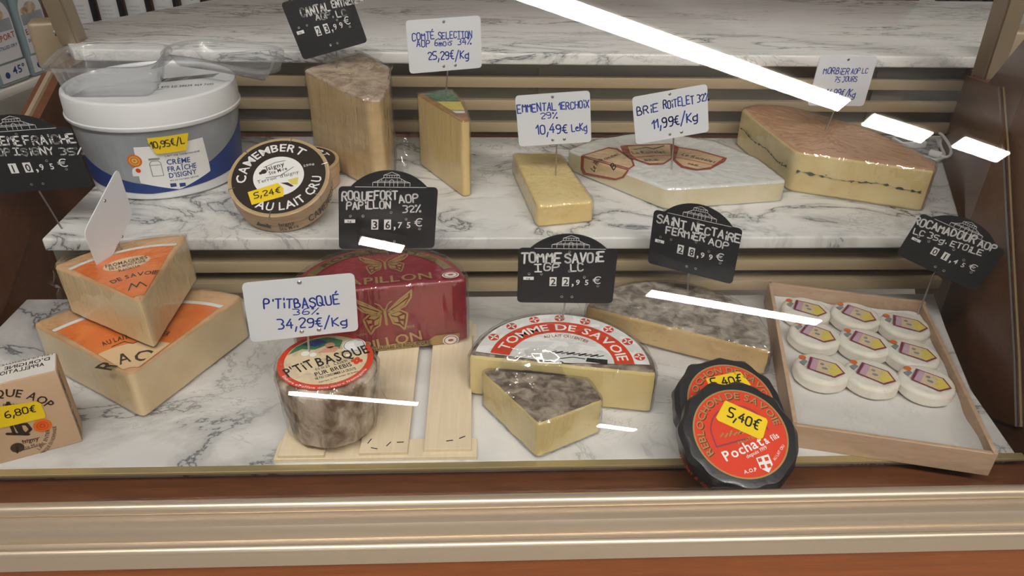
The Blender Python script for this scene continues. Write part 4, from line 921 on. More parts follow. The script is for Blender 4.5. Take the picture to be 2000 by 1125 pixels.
d.text('PUR BREBIS', bl.inv(617, 737), bl.inv(688, 716), .55, 'b'); d.text('NE PAS CONSOMMER LA CROUTE', bl.inv(617, 744), bl.inv(696, 723), .35, 'b'); d.text('03.01.25', bl.inv(617, 726), bl.inv(645, 718), .34, 'r'); d.text('L32691', bl.inv(654, 715), bl.inv(679, 708), .36, 'r'); d.text('Fabrique au lait entier de brebis', bl.inv(624, 750), bl.inv(700, 728), .22, 'r'); d.build('lettering', bl, .105, 'ink_black', lb)
d = D2(); d.arctext('Elabore et affine dans notre fromagerie', (0, 0), Rl*.97, 215, 340, .28, 'r', inward=True); d.build('lettering', bl, .07, 'white_print', lb)
d = D2(); q = bl.inv(697, 706)
for k in range(4): d.disc((q[0]+.28*math.cos(k*math.pi/2), q[1]+.28*math.sin(k*math.pi/2)), .22)
d.build('cross_print', bl, .10, 'red_print', lb)

# tomme de Savoie: half wheel and wedge
tm = thing('tomme_half', 'half wheel of tomme with white and red arched label on grey rind', 'cheese', (8, 58, 0))
ta = np.array([-1.0, 56.3]); tb = np.array([16.2, 53.2]); tmid = (ta+tb)/2; Rt = math.dist(ta, tb)/2; an = math.degrees(math.atan2(tb[1]-ta[1], tb[0]-ta[0])); th_ = 4.9
tpz = arc(tmid[0], tmid[1], Rt, an, an+180, 26)
pts = [tuple(ta)]+tpz[:-1]
cheese(tm, pts, ['c']+['r']*(len(pts)-1), 0, th_, 'paste_tomme', 'rind_tomme', 'film', amp=.08, crust=.2, bev=.4, rlab='grey brown mottled rind')
Ut = (tb-ta)/np.linalg.norm(tb-ta); tl = Plane((*tmid, th_+.06), (*Ut, 0), (-Ut[1], Ut[0], 0))
d = D2(); d.ring((0, 0), .2, Rt*.93, 7, 177, 48); lb = d.build('label', tl, .06, 'white_print', tm, 'white half round paper label')
d = D2(); d.ring((0, 0), Rt*.56, Rt*.77, 7, 176, 40)
for a in range(16, 176, 20):
    c = (Rt*.85*math.cos(math.radians(a)), Rt*.85*math.sin(math.radians(a))); d.disc(c, .52, 1.1, 16)
d.build('red_band', tl, .08, 'red_print', lb)
d = D2(); d.arctext('TOMME DE SAVOIE', (0, 0), Rt*.60, 168, 12, Rt*.125, 'b')
for a in range(16, 176, 20):
    c = (Rt*.85*math.cos(math.radians(a)), Rt*.85*math.sin(math.radians(a))); t = math.radians(a-90)
    for q in (0, math.pi/2): d.line([(c[0]-.48*math.cos(t+q), c[1]-.48*math.sin(t+q)), (c[0]+.48*math.cos(t+q), c[1]+.48*math.sin(t+q))], .16, False)
d.build('lettering', tl, .10, 'white_print', lb)
d = D2(); d.arctext('AU LAIT CRU ENTIER', (0, 0), Rt*.47, 118, 58, .45, 'b'); d.build('lettering', tl, .08, 'brick_print', lb)
d = D2()
for k in range(9): x = -1.2+k*.55; d.line([(x, 1.4+.5*noise.noise(Vector((k, 0, 1)))), (x+.6, 1.7+.6*noise.noise(Vector((k, 3, 1))))], .12+.1*(k % 2))
d.poly([(2.2, .5), (4.2, .4), (4.2, 1.1), (2.3, 1.1)]); d.line([(-.5, .5), (1.0, 1.0), (2.1, .9)], .12); d.build('village_drawing', tl, .08, 'ink_black', lb)
tw = thing('tomme_wedge', 'thick tomme wedge with crumpled film on mottled grey rind, before half wheel', 'cheese', (5, 51, 0))
wp = [(5.0, 47.5), (10.9, 50.6), (10.0, 53.6), (6.0, 54.5), (.9, 55.2), (.3, 54.8)]
cheese(tw, wp, ['c', 'r', 'c', 'c', 'c', 'c'], 0, 4.1, 'paste_tomme', 'rind_tomme', 'film_fine', amp=.09, crust=.2, bev=.3, rlab='grey brown mottled rind')
film_flap(tw, [(1.5, 54.6, 4.2), (8, 53.8, 4.2), (7, 55.4, 5.9), (3, 56.0, 5.9)], 51, .7, 'film_fine')
# saint-nectaire half wheel
sn = thing('saint_nectaire_half', 'half wheel of saint-nectaire with furry grey rind and ochre paste', 'cheese', (22, 65, 0))
sa = np.array([11.5, 67.2]); sb = np.array([28.9, 58.6]); sm_ = (sa+sb)/2; Rs = math.dist(sa, sb)/2; an = math.degrees(math.atan2(sb[1]-sa[1], sb[0]-sa[0]))
sp = arc(sm_[0], sm_[1], Rs, an, an+180, 26); pts = [tuple(sa)]+sp[:-1]
cheese(sn, pts, ['c']+['r']*(len(pts)-1), 0, 3.3, 'paste_nectaire', 'rind_nectaire', 'film_fine', amp=.11, crust=.16, bev=.45, rlab='furry grey rind')

# reblochons
def reblochon(label, px_, z, tilt, spin, stk, front):
    c = oz(px_[0], px_[1], z); R, t = 4.55, 2.9
    T = thing('reblochon_disc', label, 'cheese', (c[0], c[1], z-3.5), 'wrapped reblochon discs')
    pl, M4 = disc_frame(tuple(c), tilt, spin)
    b = bmesh.new(); n = 84; rings = []
    for r, zz, a in ((0.05, -t, 0), (R*.9, -t, .0), (R*1.0, -t+.35, .05), (R*1.06, -t*.55, .09), (R*1.05, -.5, .10), (R*.985, -.1, .05), (R*.90, .0, 0), (.05, 0, 0)):
        ring = []
        for i in range(n):
            q = 2*math.pi*i/n; k = 1+.016*math.cos(11*q+spin)*(1 if r > R*.95 else 0); d_ = a*noise.noise(Vector((math.cos(q)*4+spin*9, math.sin(q)*4, zz*1.5)))*3
            ring.append(b.verts.new(((r*k+d_)*math.cos(q), (r*k+d_)*math.sin(q), zz)))
        rings.append(ring)
    for u, v in zip(rings[:-1], rings[1:]):
        for i in range(n): b.faces.new((u[i], u[(i+1) % n], v[(i+1) % n], v[i]))
    b.faces.new(rings[0][::-1]); b.faces.new(rings[-1]); bmesh.ops.transform(b, matrix=M4, verts=b.verts)
    bm_obj('wrapper', b, 'black_paper', T, 28, 'glossy black paper wrapper folded in pleats')
    RL = R*.845; d = D2(); d.ring((0, 0), RL*.965, RL, k=64); d.build('label_edge', pl, .05, 'gold_print', T)
    d = D2(); d.disc((0, 0), RL*.965, 1, 64); lb = d.build('label', pl, .04, 'orange_red', T, 'orange red round label')
    d = D2(); d.arctext('REBLOCHON DE SAVOIE', (.05, -.05), RL*.77, 206, 4, RL*.16, 'b'); d.build('lettering_shadow', pl, .055, 'brown_print', lb)
    d = D2(); d.arctext('REBLOCHON DE SAVOIE', (0, 0), RL*.775, 206, 4, RL*.155, 'b'); d.build('lettering', pl, .07, 'gold_print', lb, 'gold arched lettering')
    d = D2(); d.line([(-.60*RL, -.22*RL)]+[(.62*RL*math.cos(math.radians(a)), .62*RL*math.sin(math.radians(a))) for a in range(170, 18, -10)]+[(.60*RL, -.02*RL)], .10); d.line([(-.60*RL, -.22*RL), (.1*RL, -.14*RL)], .12); d.build('arch_line', pl, .06, 'maroon_print', lb)
    d = D2()
    for k in range(9): x = -.45*RL+k*.1*RL; d.line([(x, (-.02+.08*noise.noise(Vector((k*1.7, 1, 0))))*RL), (x+.08*RL, (.04+.10*noise.noise(Vector((k*2.1, 5, 0))))*RL)], .13)
    d.text('FRUITIERES', (-.12*RL, -.24*RL), (.45*RL, -.12*RL), .28, 'b'); d.build('cow_print', pl, .06, 'gold_print', lb)
    d = D2(); d.text('Pochat', (-.50*RL, -.55*RL), (.40*RL, -.33*RL), .85, 'b'); d.text('& fils', (.45*RL, -.33*RL), (.78*RL, -.22*RL), .5, 'b'); d.text('depuis 1919', (-.05*RL, -.56*RL), (.44*RL, -.42*RL), .32, 'r'); d.text('A.O.P', (-.22*RL, -.86*RL), (.06*RL, -.84*RL), .3, 'b'); d.text('AU LAIT CRU', (.50*RL, -.70*RL), (.82*RL, -.42*RL), .24, 'r')
    sx_, sy_ = .27*RL, -.72*RL; d.poly([(sx_-.55, sy_+.55), (sx_+.55, sy_+.7), (sx_+.6, sy_-.15), (sx_+.05, sy_-.75), (sx_-.5, sy_-.3)]); d.build('lettering', pl, .06, 'white_print', lb, 'white lettering and shield')
    d = D2()
    for a, e in ((-.45, .2), (.1, .2), (-.42, -.35), (.1, -.35)): d.poly([(sx_+a, sy_+e-.02), (sx_+a+.32, sy_+e), (sx_+a+.32, sy_+e+.3), (sx_+a, sy_+e+.28)])
    d.build('shield_print', pl, .08, 'red_print', lb)
    class Side:
        def fwd(s, u, v, l=0):
            q = u/R-math.pi/2; return tuple(M4 @ Vector(((R*1.085+l)*math.cos(q), (R*1.085+l)*math.sin(q), v)))
        def normal(s): return None
    if front:
        d = D2(); d.text('AU LAIT', (-2.4, -1.7), (-.4, -1.6), .5, 'b'); d.text('CRU', (-1.9, -2.3), (-1.0, -2.3), .4, 'r'); d.build('side_lettering', Side(), .04, 'chalk_white', T)
        d = D2(); d.text('Pochat & fils', (.4, -1.7), (3.2, -1.5), .55, 'b'); d.text('Pochat & fils', (-6.6, -1.5), (-3.6, -1.7), .6, 'b'); d.build('side_lettering', Side(), .04, 'red_print', T)
    sticker(T, pl, *stk)
    return T
reblochon('front black and orange reblochon disc leaning over the deck edge, sticker fully seen', (1446, 846), 5.55, math.radians(25), math.radians(8), (((1414, 786), (1417, 783), (1496, 818), (1499, 824), (1490, 855), (1484, 859), (1402, 822), (1398, 816)), '5,40€', (1420, 813), (1480, 841), .85), True)
reblochon('rear black and orange reblochon disc half covered by the one leaning on it', (1428, 788), 4.3, math.radians(24), math.radians(-6), (((1378, 740), (1440, 726), (1446, 727), (1466, 752), (1462, 757), (1396, 780)), '5,40€', (1392, 757), (1452, 750), .85), False)

# rocamadour tray
tr_ = thing('cheese_tray', 'flat wooden tray lined with white paper, filled with little round goat cheeses', 'tray', (38.5, 58, 0))
BL_, BR_, FR_, FL_ = np.array([33.6, 72.8]), np.array([49.9, 68.3]), np.array([43.7, 44.6]), np.array([27.5, 48.7])
def quad_in(t): c = (BL_+BR_+FR_+FL_)/4; return [tuple(p+(c-p)/np.linalg.norm(c-p)*t) for p in (BL_, BR_, FR_, FL_)]
bm_obj('base', prism_bm(quad_in(.15), .02, .35), 'tray_wood', tr_, 0)
for (p, q, hgt) in ((BL_, BR_, 2.9), (BR_, FR_, 2.6), (FR_, FL_, 2.5), (FL_, BL_, 2.9)):
    dd = (q-p)/np.linalg.norm(q-p); nn = np.array([dd[1], -dd[0]]); cc_ = (BL_+BR_+FR_+FL_)/4
    if np.dot(nn, cc_-p) < 0: nn = -nn
    bm_obj('side_board', prism_bm([tuple(p), tuple(q), tuple(q+nn*.4), tuple(p+nn*.4)], .02, hgt, .06), 'tray_wood', tr_, 0)
# paper liner: sheet with ruffled upturned edges
qi = [np.array(p) for p in quad_in(.75)]; b = bmesh.new(); K = 26; g = []
for i in range(K+1):
    for j in range(K+1):
        u, v = i/K, j/K; p = qi[0]*(1-u)*(1-v)+qi[1]*u*(1-v)+qi[2]*u*v+qi[3]*(1-u)*v
        e = min(u, v, 1-u, 1-v); z = .42+max(0, .07-e)/.07*(1.1+.7*noise.noise(Vector((u*6, v*6, 2))))+.06*noise.noise(Vector((u*9, v*9, 0)))
        g.append(b.verts.new((p[0], p[1], z)))
for i in range(K):
    for j in range(K): b.faces.new((g[i*(K+1)+j], g[(i+1)*(K+1)+j], g[(i+1)*(K+1)+j+1], g[i*(K+1)+j+1]))
bm_obj('paper_liner', b, 'paper_liner', tr_, 50, 'white waxed paper')
b = bmesh.new(); g = []; K = 30
for i in range(K+1):
    for j in range(K+1):
        u, v = i/K, j/K; p = BL_*(1-u)*(1-v)+BR_*u*(1-v)+FR_*u*v+FL_*(1-u)*v; e = min(u, v, 1-u, 1-v)
        z = 2.95-.25*min(1, e*8)+(.12 if v > .6 else .05)*noise.noise(Vector((u*5, v*9, 4)))-.35*v
        g.append(b.verts.new((p[0], p[1], max(z, 2.35))))
for i in range(K):
    for j in range(K): b.faces.new((g[i*(K+1)+j], g[(i+1)*(K+1)+j], g[(i+1)*(K+1)+j+1], g[i*(K+1)+j+1]))
bmesh.ops.recalc_face_normals(b, faces=b.faces); crumple(b, 1, .16, .8, 2.); bm_obj('film', b, 'film_tray', tr_, 14, 'clear film stretched over the tray')
rc = [(1575, 602), (1672, 612), (1769, 632), (1592, 650), (1689, 665), (1784, 687), (1605, 717), (1704, 729), (1811, 742)]
for i, p in enumerate(rc):
    c = oz(p[0], p[1], 2.0); R = 2.62; rnd = random.Random(i)
    T = thing('goat_cheese', 'small white round goat cheese with hexagonal purple and yellow label in tray', 'cheese', (c[0], c[1], .45), 'little goat cheeses in the wooden tray')
    pts = arc(c[0], c[1], R, 0, 352, 44); V, F = loft_parts(pts, ['r']*len(pts), .46, 2.02, bev=.38, amp=.06, freq=1.1, crust=0, n=56, sm=1); bm_obj('body', vf_bm(V, F['paste']+F['rind']), 'cream_cheese', T, 60)
    an = math.radians(-38+rnd.uniform(-9, 9)); pl = Plane((c[0], c[1], 2.08), (math.cos(an), math.sin(an), 0), (-math.sin(an), math.cos(an), 0))
    # hexagonal label: lilac title strip, white field, yellow end, maroon rim
    hx = [(-1.5, 1.0), (1.0, 1.1), (2.05, .0), (1.3, -1.15), (-1.35, -1.05)]
    hx = [(x*1.0+.15, y*1.1) for x, y in hx]
    d = D2(); d.poly(hx); lb = d.build('label', pl, .02, 'maroon_print', T)
    cx_ = np.mean(hx, 0); inner = [tuple(cx_+(np.array(q)-cx_)*.87) for q in hx]
    d = D2(); d.poly(inner); d.build('label_field', pl, .035, 'pale_print', lb)
    d = D2(); d.poly([inner[1], inner[2], inner[3], (.65, -.55), (.9, .1), (.55, .6)]); d.build('yellow_field', pl, .045, 'yellow_print', lb)
    d = D2(); d.poly([inner[0], (inner[0][0]+.62, inner[0][1]), (inner[4][0]+.62, inner[4][1]), inner[4]]); d.build('title_strip', pl, .045, 'lilac_print', lb)
    d = D2(); d.text('ROCAMADOUR', (-1.0, -.98), (-.98, .95), .36, 'b'); d.build('lettering', pl, .06, 'maroon_print', lb)
    d = D2(); d.disc((-.05, .35), .2); d.disc((.3, -.25), .28, .7); d.build('grey_print', pl, .055, 'grey_print', lb)
    d = D2(); d.disc((-2.0, .55), .36, 1, 14); d.build('orange_print', pl, .03, 'orange_seal', lb)
    d = D2(); d.poly([(-2.1, -.4), (-1.55, -.8), (-1.4, .1), (-1.75, .35)]); d.build('sketch_print', pl, .03, 'grey_print', lb)

# ================================================================ price tags on pins
BW, BH = 9.4, 6.9
def tag(label, pin, zc, BL, BR, TL, kind, lines, price=None, yaw=0., name=None, reach=.6):
    base = oz(pin[0], pin[1], zc)
    def skew(t):
        f_ = Plane(base, (math.cos(t), math.sin(t), 0), (0, 0, 1)); k = [np.array(f_.inv(*p)) for p in (BL, BR, TL)]; e1, e2 = k[1]-k[0], k[2]-k[0]
        return abs(np.dot(e1, e2))/(np.linalg.norm(e1)*np.linalg.norm(e2))
    yaw = 0 if pin[0] < 200 or pin[1] < 150 else min((math.radians(t) for t in range(-38, 39)), key=lambda t: skew(t)+abs(t)*.03)
    nrm = np.array([math.sin(yaw), -math.cos(yaw), 0]); fl = Plane(base, (math.cos(yaw), math.sin(yaw), 0), (0, 0, 1))
    q = [np.array(fl.inv(*p)) for p in (BL, BR, TL)]; du = q[1]-q[0]; W = np.hypot(*du); ux = du/W; uy = np.array([-ux[1], ux[0]]); H = np.dot(q[2]-q[0], uy)
    o = fl.fwd(q[0][0], q[0][1]); U = np.array(fl.fwd(*ux))-np.array(fl.fwd(0, 0)); Vv = np.array(fl.fwd(*uy))-np.array(fl.fwd(0, 0)); bd = Plane(o, U, Vv)
    T = thing('price_tag', label, 'price tag', tuple(base), 'black board price tags' if kind == 'k' else 'white board price tags')
    r = .42; P = []
    def corner(cx_, cy_, a0): P.extend([(cx_+r*math.cos(math.radians(a0+30*k)), cy_+r*math.sin(math.radians(a0+30*k))) for k in range(4)])
    corner(W-r, r, -90); corner(W-r, H-r, 0)
    if kind == 'k':
        h = H*.255; hw = W*.385; Rr = (hw*hw+h*h)/(2*h); a = math.asin(hw/Rr)
        P.extend([(W*.505+Rr*math.sin(a-2*a*i/22), H+h-Rr+Rr*math.cos(a-2*a*i/22)) for i in range(23)])
    corner(r, H-r, 90); corner(r, r, 180)
    b = bmesh.new(); A = [b.verts.new(bd.fwd(u, v, .06)) for u, v in P]; B = [b.verts.new(bd.fwd(u, v, -.06)) for u, v in P]; n = len(P)
    b.faces.new(A); b.faces.new(B[::-1])
    for i in range(n): b.faces.new((A[i], B[i], B[(i+1) % n], A[(i+1) % n]))
    board = bm_obj('board', b, 'black_board' if kind == 'k' else 'white_board', T, 30)
    # pin from the board down into what it is stuck in
    cu, cv = bd.inv(*pin); pu = min(max(W*.5 if kind == 'k' else W*.52, .5), W-.5)
    topp = bd.fwd(pu, H*.16, -.12); bm_obj('pin', tube_bm([bd.fwd(pu, H*.45, -.12), topp, bd.fwd(pu, -.3, -.1), (base[0], base[1], base[2]-reach)], .095, 6), 'steel', T, 40)
    sc = (W/BW, H/BH)
    rv = [(.515, .945), (.115, .54), (.242, .54), (.527, .6), (.685, .49), (.83, .33), (.57, .12), (.464, .12)] if kind == 'k' else [(.5, .93), (.47, .09), (.63, .09)]
    for (u, v) in rv:
        c = Vector(bd.fwd(u*W, v*H, .06)); N = Vector(bd.N); rot = Vector((0, 0, 1)).rotation_difference(N).to_matrix().to_4x4()
        bm_obj('rivet', lathe_bm([(0, .06), (.12, .06), (.19, .0), (.19, -.02)] if kind == 'w' else [(.07, .02), (.10, .04), (.14, .03), (.15, -.02)], c, 12, rot), 'steel', board, 40)
    d = D2()
    for t, a, b_, hpx in lines:
        p0, p1 = np.array(bd.inv(*a)), np.array(bd.inv(*b_)); hh_ = bd.inv(a[0], a[1]-hpx)[1]-p0[1]
        d.text(t, p0, p1, abs(hh_)*1.1, 'h', .19 if kind == 'k' else .15, .08)
    if lines: d.build('lettering', bd, .075, 'chalk_white' if kind == 'k' else 'ink_blue', board, 'handwritten marker lettering')
    if kind == 'k':
        d = D2(); d.line([(W*.16, H*1.0), (W*.88, H*1.0)], .05, False)
        def m(x, y): return (W*(.525+x), H*(1.015+y))
        lw = .045
        for L in ([(-.19, 0), (-.19, .055), (-.145, .075), (.14, .075), (.185, .055), (.185, 0)], [(-.19, .055), (.185, .055)], [(-.145, .075), (-.08, .13), (.075, .13), (.14, .075)], [(-.08, .13), (-.08, .17), (0, .215), (.075, .17), (.075, .13)], [(-.08, .17), (.075, .17)], [(-.02, 0), (-.02, .085), (0, .105), (.02, .085), (.02, 0)]): d.line([m(*p) for p in L], lw, False)
        for x in (-.14, -.07, .06, .13): d.line([m(x, 0), m(x, .075)], lw, False)
        for x in (-.05, -.025, 0, .025, .05): d.line([m(x, .13), m(x, .175)], lw*.7, False)
        for x in (-.1, -.06, .055, .095): d.line([m(x, .075), m(x, .115)], lw*.7, False)
        d.build('market_hall_drawing', bd, .072, 'chalk_white', board, 'thin white line drawing of a market hall')
        # flip-digit price
        tw_ = D2(); tk = D2()
        big = ((.328, .40), (.458, .53)); sm2 = ((.60, .645), (.693, .738))
        for (x0, x1), ch in zip(big, price[:2]):
            tw_.poly([(W*x0, H*.32), (W*x1, H*.32), (W*x1, H*.485), (W*x0, H*.485)]); tk.text(ch, (W*(x0+(.026 if ch == '1' else .014)), H*.34), (W*(x1-.010), H*.34), H*.125, 'b', fit=1.0)
        for (x0, x1), ch in zip(sm2, price[3:]):
            tw_.text(ch, (W*x0, H*.345), (W*x1, H*.345), H*.10, 'b', fit=1.0)
        tw_.text(',', (W*.558, H*.335), (W*.578, H*.335), H*.16, 'b'); tw_.text('€', (W*.77, H*.37), (W*.855, H*.37), H*.135, 'r')
        tw_.poly([(W*.057, H*.43), (W*.165, H*.43), (W*.165, H*.487), (W*.057, H*.487)]); tk.text('kg', (W*.09, H*.445), (W*.125, H*.445), H*.03, 'b')
        o2 = tw_.build('price_digits', bd, .07, 'chalk_white', board); tk.build('digit_print', bd, .085, 'ink_black', o2)
    return T
tag('black price tag in the cantal, its top cut by nothing but reading cantal entre deux'.replace(', its top cut by nothing but reading', ' reading'), (657, 137), HS_+11.9, (593, 117), (718, 82), (579, -3), 'k', [('CANTAL', (590, 33), (646, 20), 15), ('ENTRE', (650, 15), (687, 8), 13), ('DEUX', (689, 7), (710, 2), 11), ('AOP. LC', (618, 39), (678, 30), 12)], '23,99')
tag('white price tag with blue writing in the comté reading 25,29', (869, 197), HS_+9.5, (800, 144), (941, 132), (792, 40), 'w', [('COMTÉ', (805, 79), (849, 76), 13), ('SELECTION', (856, 76), (922, 73), 12), ('AOP', (814, 92), (840, 91), 12), ('6mois', (849, 90), (884, 88), 11), ('34%', (894, 88), (921, 86), 11), ('25,29€/Kg', (836, 117), (916, 113), 14)])
tag('white price tag with blue writing in the emmental reading 10,49', (1085, 343), HS_+2.7, (1014, 286), (1155, 277), (1006, 187), 'w', [('EMMENTAL', (1011, 220), (1087, 215), 14), ('1ERCHOiX', (1092, 214), (1151, 210), 13), ('29%', (1056, 232), (1090, 230), 11), ('10,49€', (1048, 262), (1109, 258), 15), ('LeKg', (1117, 256), (1147, 254), 13)])
tag('white price tag with blue writing in the brie reading 11,99', (1312, 332), HS_+2.7, (1242, 282), (1384, 257), (1234, 190), 'w', [('BRiE', (1245, 226), (1286, 217), 14), ('ROiTELET', (1296, 213), (1356, 201), 14), ('32%', (1362, 200), (1385, 195), 13), ('11,99€/Kg', (1274, 252), (1363, 234), 16)])
tag('white price tag with blue writing in the morbier, partly behind lamp glare', (1610, 256), HS_+mh, (1577, 206), (1686, 207), (1602, 108), 'w', [('MORBiER', (1607, 144), (1657, 145), 11), ('AOP LC', (1661, 144), (1694, 143), 9), ('75 JOURS', (1629, 160), (1673, 159), 9), ('14,99€/Kg', (1611, 187), (1669, 189), 12)])
tag('big white price tag with blue writing in the small sheep cheese drum', (603, 690), ZR+7.0, (490, 668), (700, 645), (472, 553), 'w', [("P'TiT", (516, 603), (572, 601), 17), ('BASQUÉ', (576, 601), (664, 592), 17), ('36%', (573, 614), (624, 612), 11), ('34,29€/Kg', (544, 643), (679, 633), 16)])
tag('black price tag in the red foil roquefort reading 36,75', (762, 503), ZR+7.6, (662, 486), (848, 484), (661, 364), 'k', [('ROQUEFORT', (668, 391), (777, 388), 15), ('AOP', (780, 397), (818, 393), 14), ('PAPiLLON', (677, 408), (763, 406), 13), ('32%', (787, 415), (823, 413), 12)], '36,75')
tag('black price tag in the tomme half wheel reading 22,95', (1097, 627), th_, (1010, 590), (1196, 592), (1013, 484), 'k', [('TOMME', (1018, 513), (1096, 512), 17), ('SAVOiE', (1104, 512), (1180, 510), 16), ('IGP', (1045, 529), (1093, 528), 13), ('LC', (1115, 530), (1140, 529), 13)], '22,95')
tag('tilted black price tag in the saint-nectaire reading 28,99', (1342, 590), 3.3, (1265, 513), (1430, 555), (1278, 409), 'k', [('SAiNT', (1283, 433), (1341, 446), 14), ('NECTAiRE', (1351, 450), (1446, 474), 14), ('FERMiER', (1301, 454), (1377, 472), 13), ('AOP', (1384, 477), (1423, 487), 12)], '28,99')
tag('black price tag leaning above the tray of goat cheeses', (1797, 600), 2.6, (1750, 496), (1906, 570), (1783, 408), 'k', [('ROCAMADOUR', (1784, 436), (1903, 476), 15), ('AOP', (1909, 481), (1944, 492), 14), ('LC 35g. ETOiLE', (1784, 455), (1917, 500), 11)], '01,45', reach=2.2)
tag('black price tag standing at the cream tub reading 10,95', (121, 447), HS_, (-30, 380), (181, 365), (-42, 260), 'k', [('CREME', (-22, 284), (44, 282), 15), ('FRAiCHE', (50, 282), (151, 278), 15), ('AOP', (-15, 304), (24, 303), 13), ('ISiGNY', (30, 303), (108, 300), 13), ('35%', (120, 302), (166, 300), 12)], '10,95', reach=.0)
# turned tag in the raclette: seen almost edge-on, blank side
def turned_tag():
    base = oz(240, 490, 10.9); yaw = math.radians(68)
    T = thing('price_tag', 'white price tag turned edge-on in the upper raclette, blank side showing', 'price tag', tuple(base), 'white board price tags')
    fl = Plane(base, (math.cos(yaw), math.sin(yaw), 0), (0, 0, 1)); q = [np.array(fl.inv(*p)) for p in ((198, 540), (259, 418), (229, 327), (163, 454))]
    b = bmesh.new(); P = [tuple(x) for x in q]; P = sub_poly(P, 8); R, _ = resample(P, ['c']*len(P), 64, 3); P = [tuple(p) for p in R]
    A = [b.verts.new(fl.fwd(u, v, .06)) for u, v in P]; B = [b.verts.new(fl.fwd(u, v, -.06)) for u, v in P]; n = len(P); b.faces.new(A); b.faces.new(B[::-1])
    for i in range(n): b.faces.new((A[i], B[i], B[(i+1) % n], A[(i+1) % n]))
    board = bm_obj('board', b, 'white_board', T, 30)
    for p in ((204, 392), (238, 462), (228, 480)):
        u, v = fl.inv(*p); N = Vector(fl.N); sgn = 1 if np.dot(fl.N, EYE-base) > 0 else -1
        bm_obj('rivet', lathe_bm([(0, .06), (.1, .06), (.16, .0), (.16, -.02)], fl.fwd(u, v, .06*sgn), 12, Vector((0, 0, 1)).rotation_difference(N*sgn).to_matrix().to_4x4()), 'steel', board, 40)
    u, v = fl.inv(233, 470); bm_obj('pin', tube_bm([fl.fwd(u, v+1.5, -.1), fl.fwd(u, v-.5, -.1), tuple(base-np.array([0, 0, .6]))], .075, 6), 'steel', T, 40)
turned_tag()

# ================================================================ background: bottles
sd_ = np.array([.30, .95]); s0 = np.array([-96., 118.])
shelf = thing('spirits_shelf', 'grey metal shop shelf edge with price tickets beyond the case', 'shelf', (-92, 140, -95))
pA = oz(0, 180, 3.)[:2]; pB = oz(98, 143, 3.)[:2]; dd = (pB-pA)/np.linalg.norm(pB-pA); nn = np.array([-dd[1], dd[0]]); a0 = pA-dd*40; a1 = pA+dd*46
bm_obj('shelf_board', prism_bm([tuple(a0), tuple(a1), tuple(a1+nn*30), tuple(a0+nn*30)], 1.6, 3.0, .2), 'carton_white', shelf, 30)
bm_obj('shelf_front', prism_bm([tuple(a0-nn*.2), tuple(a1-nn*.2), tuple(a1+nn*.4), tuple(a0+nn*.4)], -9, 1.4, .1), 'shelf_grey', shelf, 30)
bm_obj('shelf_post', prism_bm([tuple(a0+nn*2), tuple(a1+nn*2), tuple(a1+nn*28), tuple(a0+nn*28)], -95, -9), 'shelf_grey', shelf, 0)
sf = Plane((*(pA-nn*.25), 0), (*dd, 0), (0, 0, 1))
for u0 in (-8, 11.5):
    d = D2(); d.poly([(u0, -6.5), (u0+7, -6.5), (u0+7, -1), (u0, -1)]); tk = d.build('price_ticket', sf, .05, 'white_print', shelf); d = D2(); d.poly([(u0+.8, -4.5), (u0+5.5, -4.5), (u0+5.5, -1.6), (u0+.8, -1.6)]); d.build('yellow_field', sf, .08, 'sticker_yellow', tk)
    d = D2(); d.text('17', (u0+1.6, -4.1), (u0+4, -4.1), 2, 'b'); d.build('lettering', sf, .11, 'ink_black', tk)
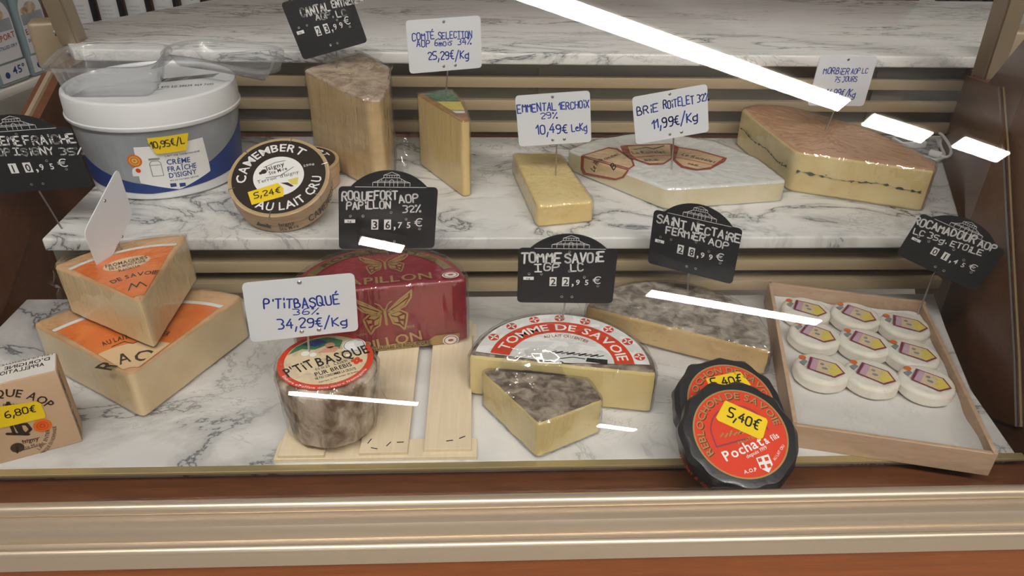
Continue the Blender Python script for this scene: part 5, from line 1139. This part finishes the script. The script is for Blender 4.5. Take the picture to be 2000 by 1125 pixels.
for k, u0 in enumerate((-14.5, -5.6, 3.3, 12.0)):
    c = pA+dd*(u0+2.2)+nn*4.6
    T = thing('spirits_bottle', 'square clear spirits bottle with pale picture label on grey shelf', 'bottle', (c[0], c[1], 3.0), 'square spirits bottles on the grey shelf')
    hw = 4.1; sq = [tuple(c+dd*hw*sx+nn*hw*sy) for sx, sy in ((-1, -1), (1, -1), (1, 1), (-1, 1))]
    bm_obj('body', prism_bm(sq, 3.0, 24, 1.0, seg=3), 'bottle_glass', T, 35); bm_obj('neck', lathe_bm([(0, 0), (1.5, 0), (1.5, 6), (1.7, 6), (1.7, 8), (0, 8)], (c[0], c[1], 23.9), 20), 'bottle_glass', T, 40)
    pl = Plane((*(c-nn*hw-dd*hw), 3.0), (*dd, 0), (0, 0, 1)); W2 = 2*hw
    d = D2(); d.poly([(.9, 4.6), (W2-.9, 4.6), (W2-.9, 12)]+[(W2/2+(W2/2-.9)*math.cos(math.radians(a)), 12+4*math.sin(math.radians(a))) for a in range(15, 170, 15)]+[(.9, 12)]); lb = d.build('label', pl, .04, 'bottle_label', T)
    d = D2(); d.poly([(.5, .9), (W2-.5, .9), (W2-.5, 4.2), (.5, 4.2)]); lb2 = d.build('label', pl, .04, 'bottle_label', T)
    d = D2(); d.text('EXPORT', (1.3, 8.2), (W2-1.2, 8.6), 1.1, 'b'); d.build('lettering', pl, .07, 'brick_print', lb)
    d = D2(); d.text('45°', (W2*.45, 2.0), (W2*.85, 2.0), 1.5, 'b'); d.text('DISTILLED DRY', (1.3, 6.8), (W2-1.3, 6.9), .6, 'b'); d.disc((2.2, 2.2), .6); d.build('lettering', pl, .07, 'blue_print', lb2)
    d = D2(); d.poly([(1.2, 10), (W2-1.2, 10), (W2-1.2, 12.2), (1.2, 12.0)]); d.build('picture_print', pl, .06, 'tub_grey', lb); d = D2(); d.disc((W2*.5, 13), 1.6, .7); d.disc((W2*.3, 12.6), 1.0, .7); d.build('picture_print', pl, .07, 'rind_cantal', lb)
wsh = thing('wine_shelf', 'wooden wine rack behind the top marble counter', 'shelf', (0, 260, -95))
bm_obj('shelf_board', box_bm((0, 262, -13.3), (320, 30, 2.5)), 'case_wood', wsh, 0); bm_obj('back_board', box_bm((0, 279, -20), (320, 3, 150)), 'case_wood', wsh, 0)
def bottle(x, y, z, mat, lab_, lo=5):
    T = thing('wine_bottle', 'dark wine bottle with white label on the rack behind the counter' if lab_ else 'dark wine bottle without visible label on the rack behind the counter', 'bottle', (x, y, z), 'wine bottles behind the counter')
    bm_obj('glass', lathe_bm([(0, 0), (3.5, 0), (3.75, .4), (3.75, 19), (3.4, 20.6), (1.6, 23), (1.45, 29), (1.6, 29.2), (1.6, 30), (0, 30)], (x, y, z), 32), mat, T, 40)
    if lab_:
        cs = Cone((x, y, z), 3.75, 0); d = cone_strip(lambda u: lo, lambda u: 17.5, -3.4, 3.4, 12); lb = d.build('label', cs, .03, 'bottle_label', T)
        d = D2(); d.disc((0, 15), 1.5, .7); d.disc((-.9, 14.3), .8); d.disc((1.0, 14.2), .9); d.build('emblem', cs, .06, 'grey_print', lb)
        d = D2()
        for k in range(4): d.text('CHATEAU', (-1.7, 11-k*1.2), (1.7, 11-k*1.2), .55, 'r')
        d.build('lettering', cs, .06, 'grey_print', lb)
for k in range(7):
    q = oy(172+k*54, 10, 255.); bottle(q[0]-1.5, 255, -12., 'bottle_dark' if k != 5 else 'red_foil', k < 5, 3.5)
for k in range(3):
    q = oy(1850+k*45, 4, 255.); bottle(q[0], 255, -12., 'bottle_dark', False)
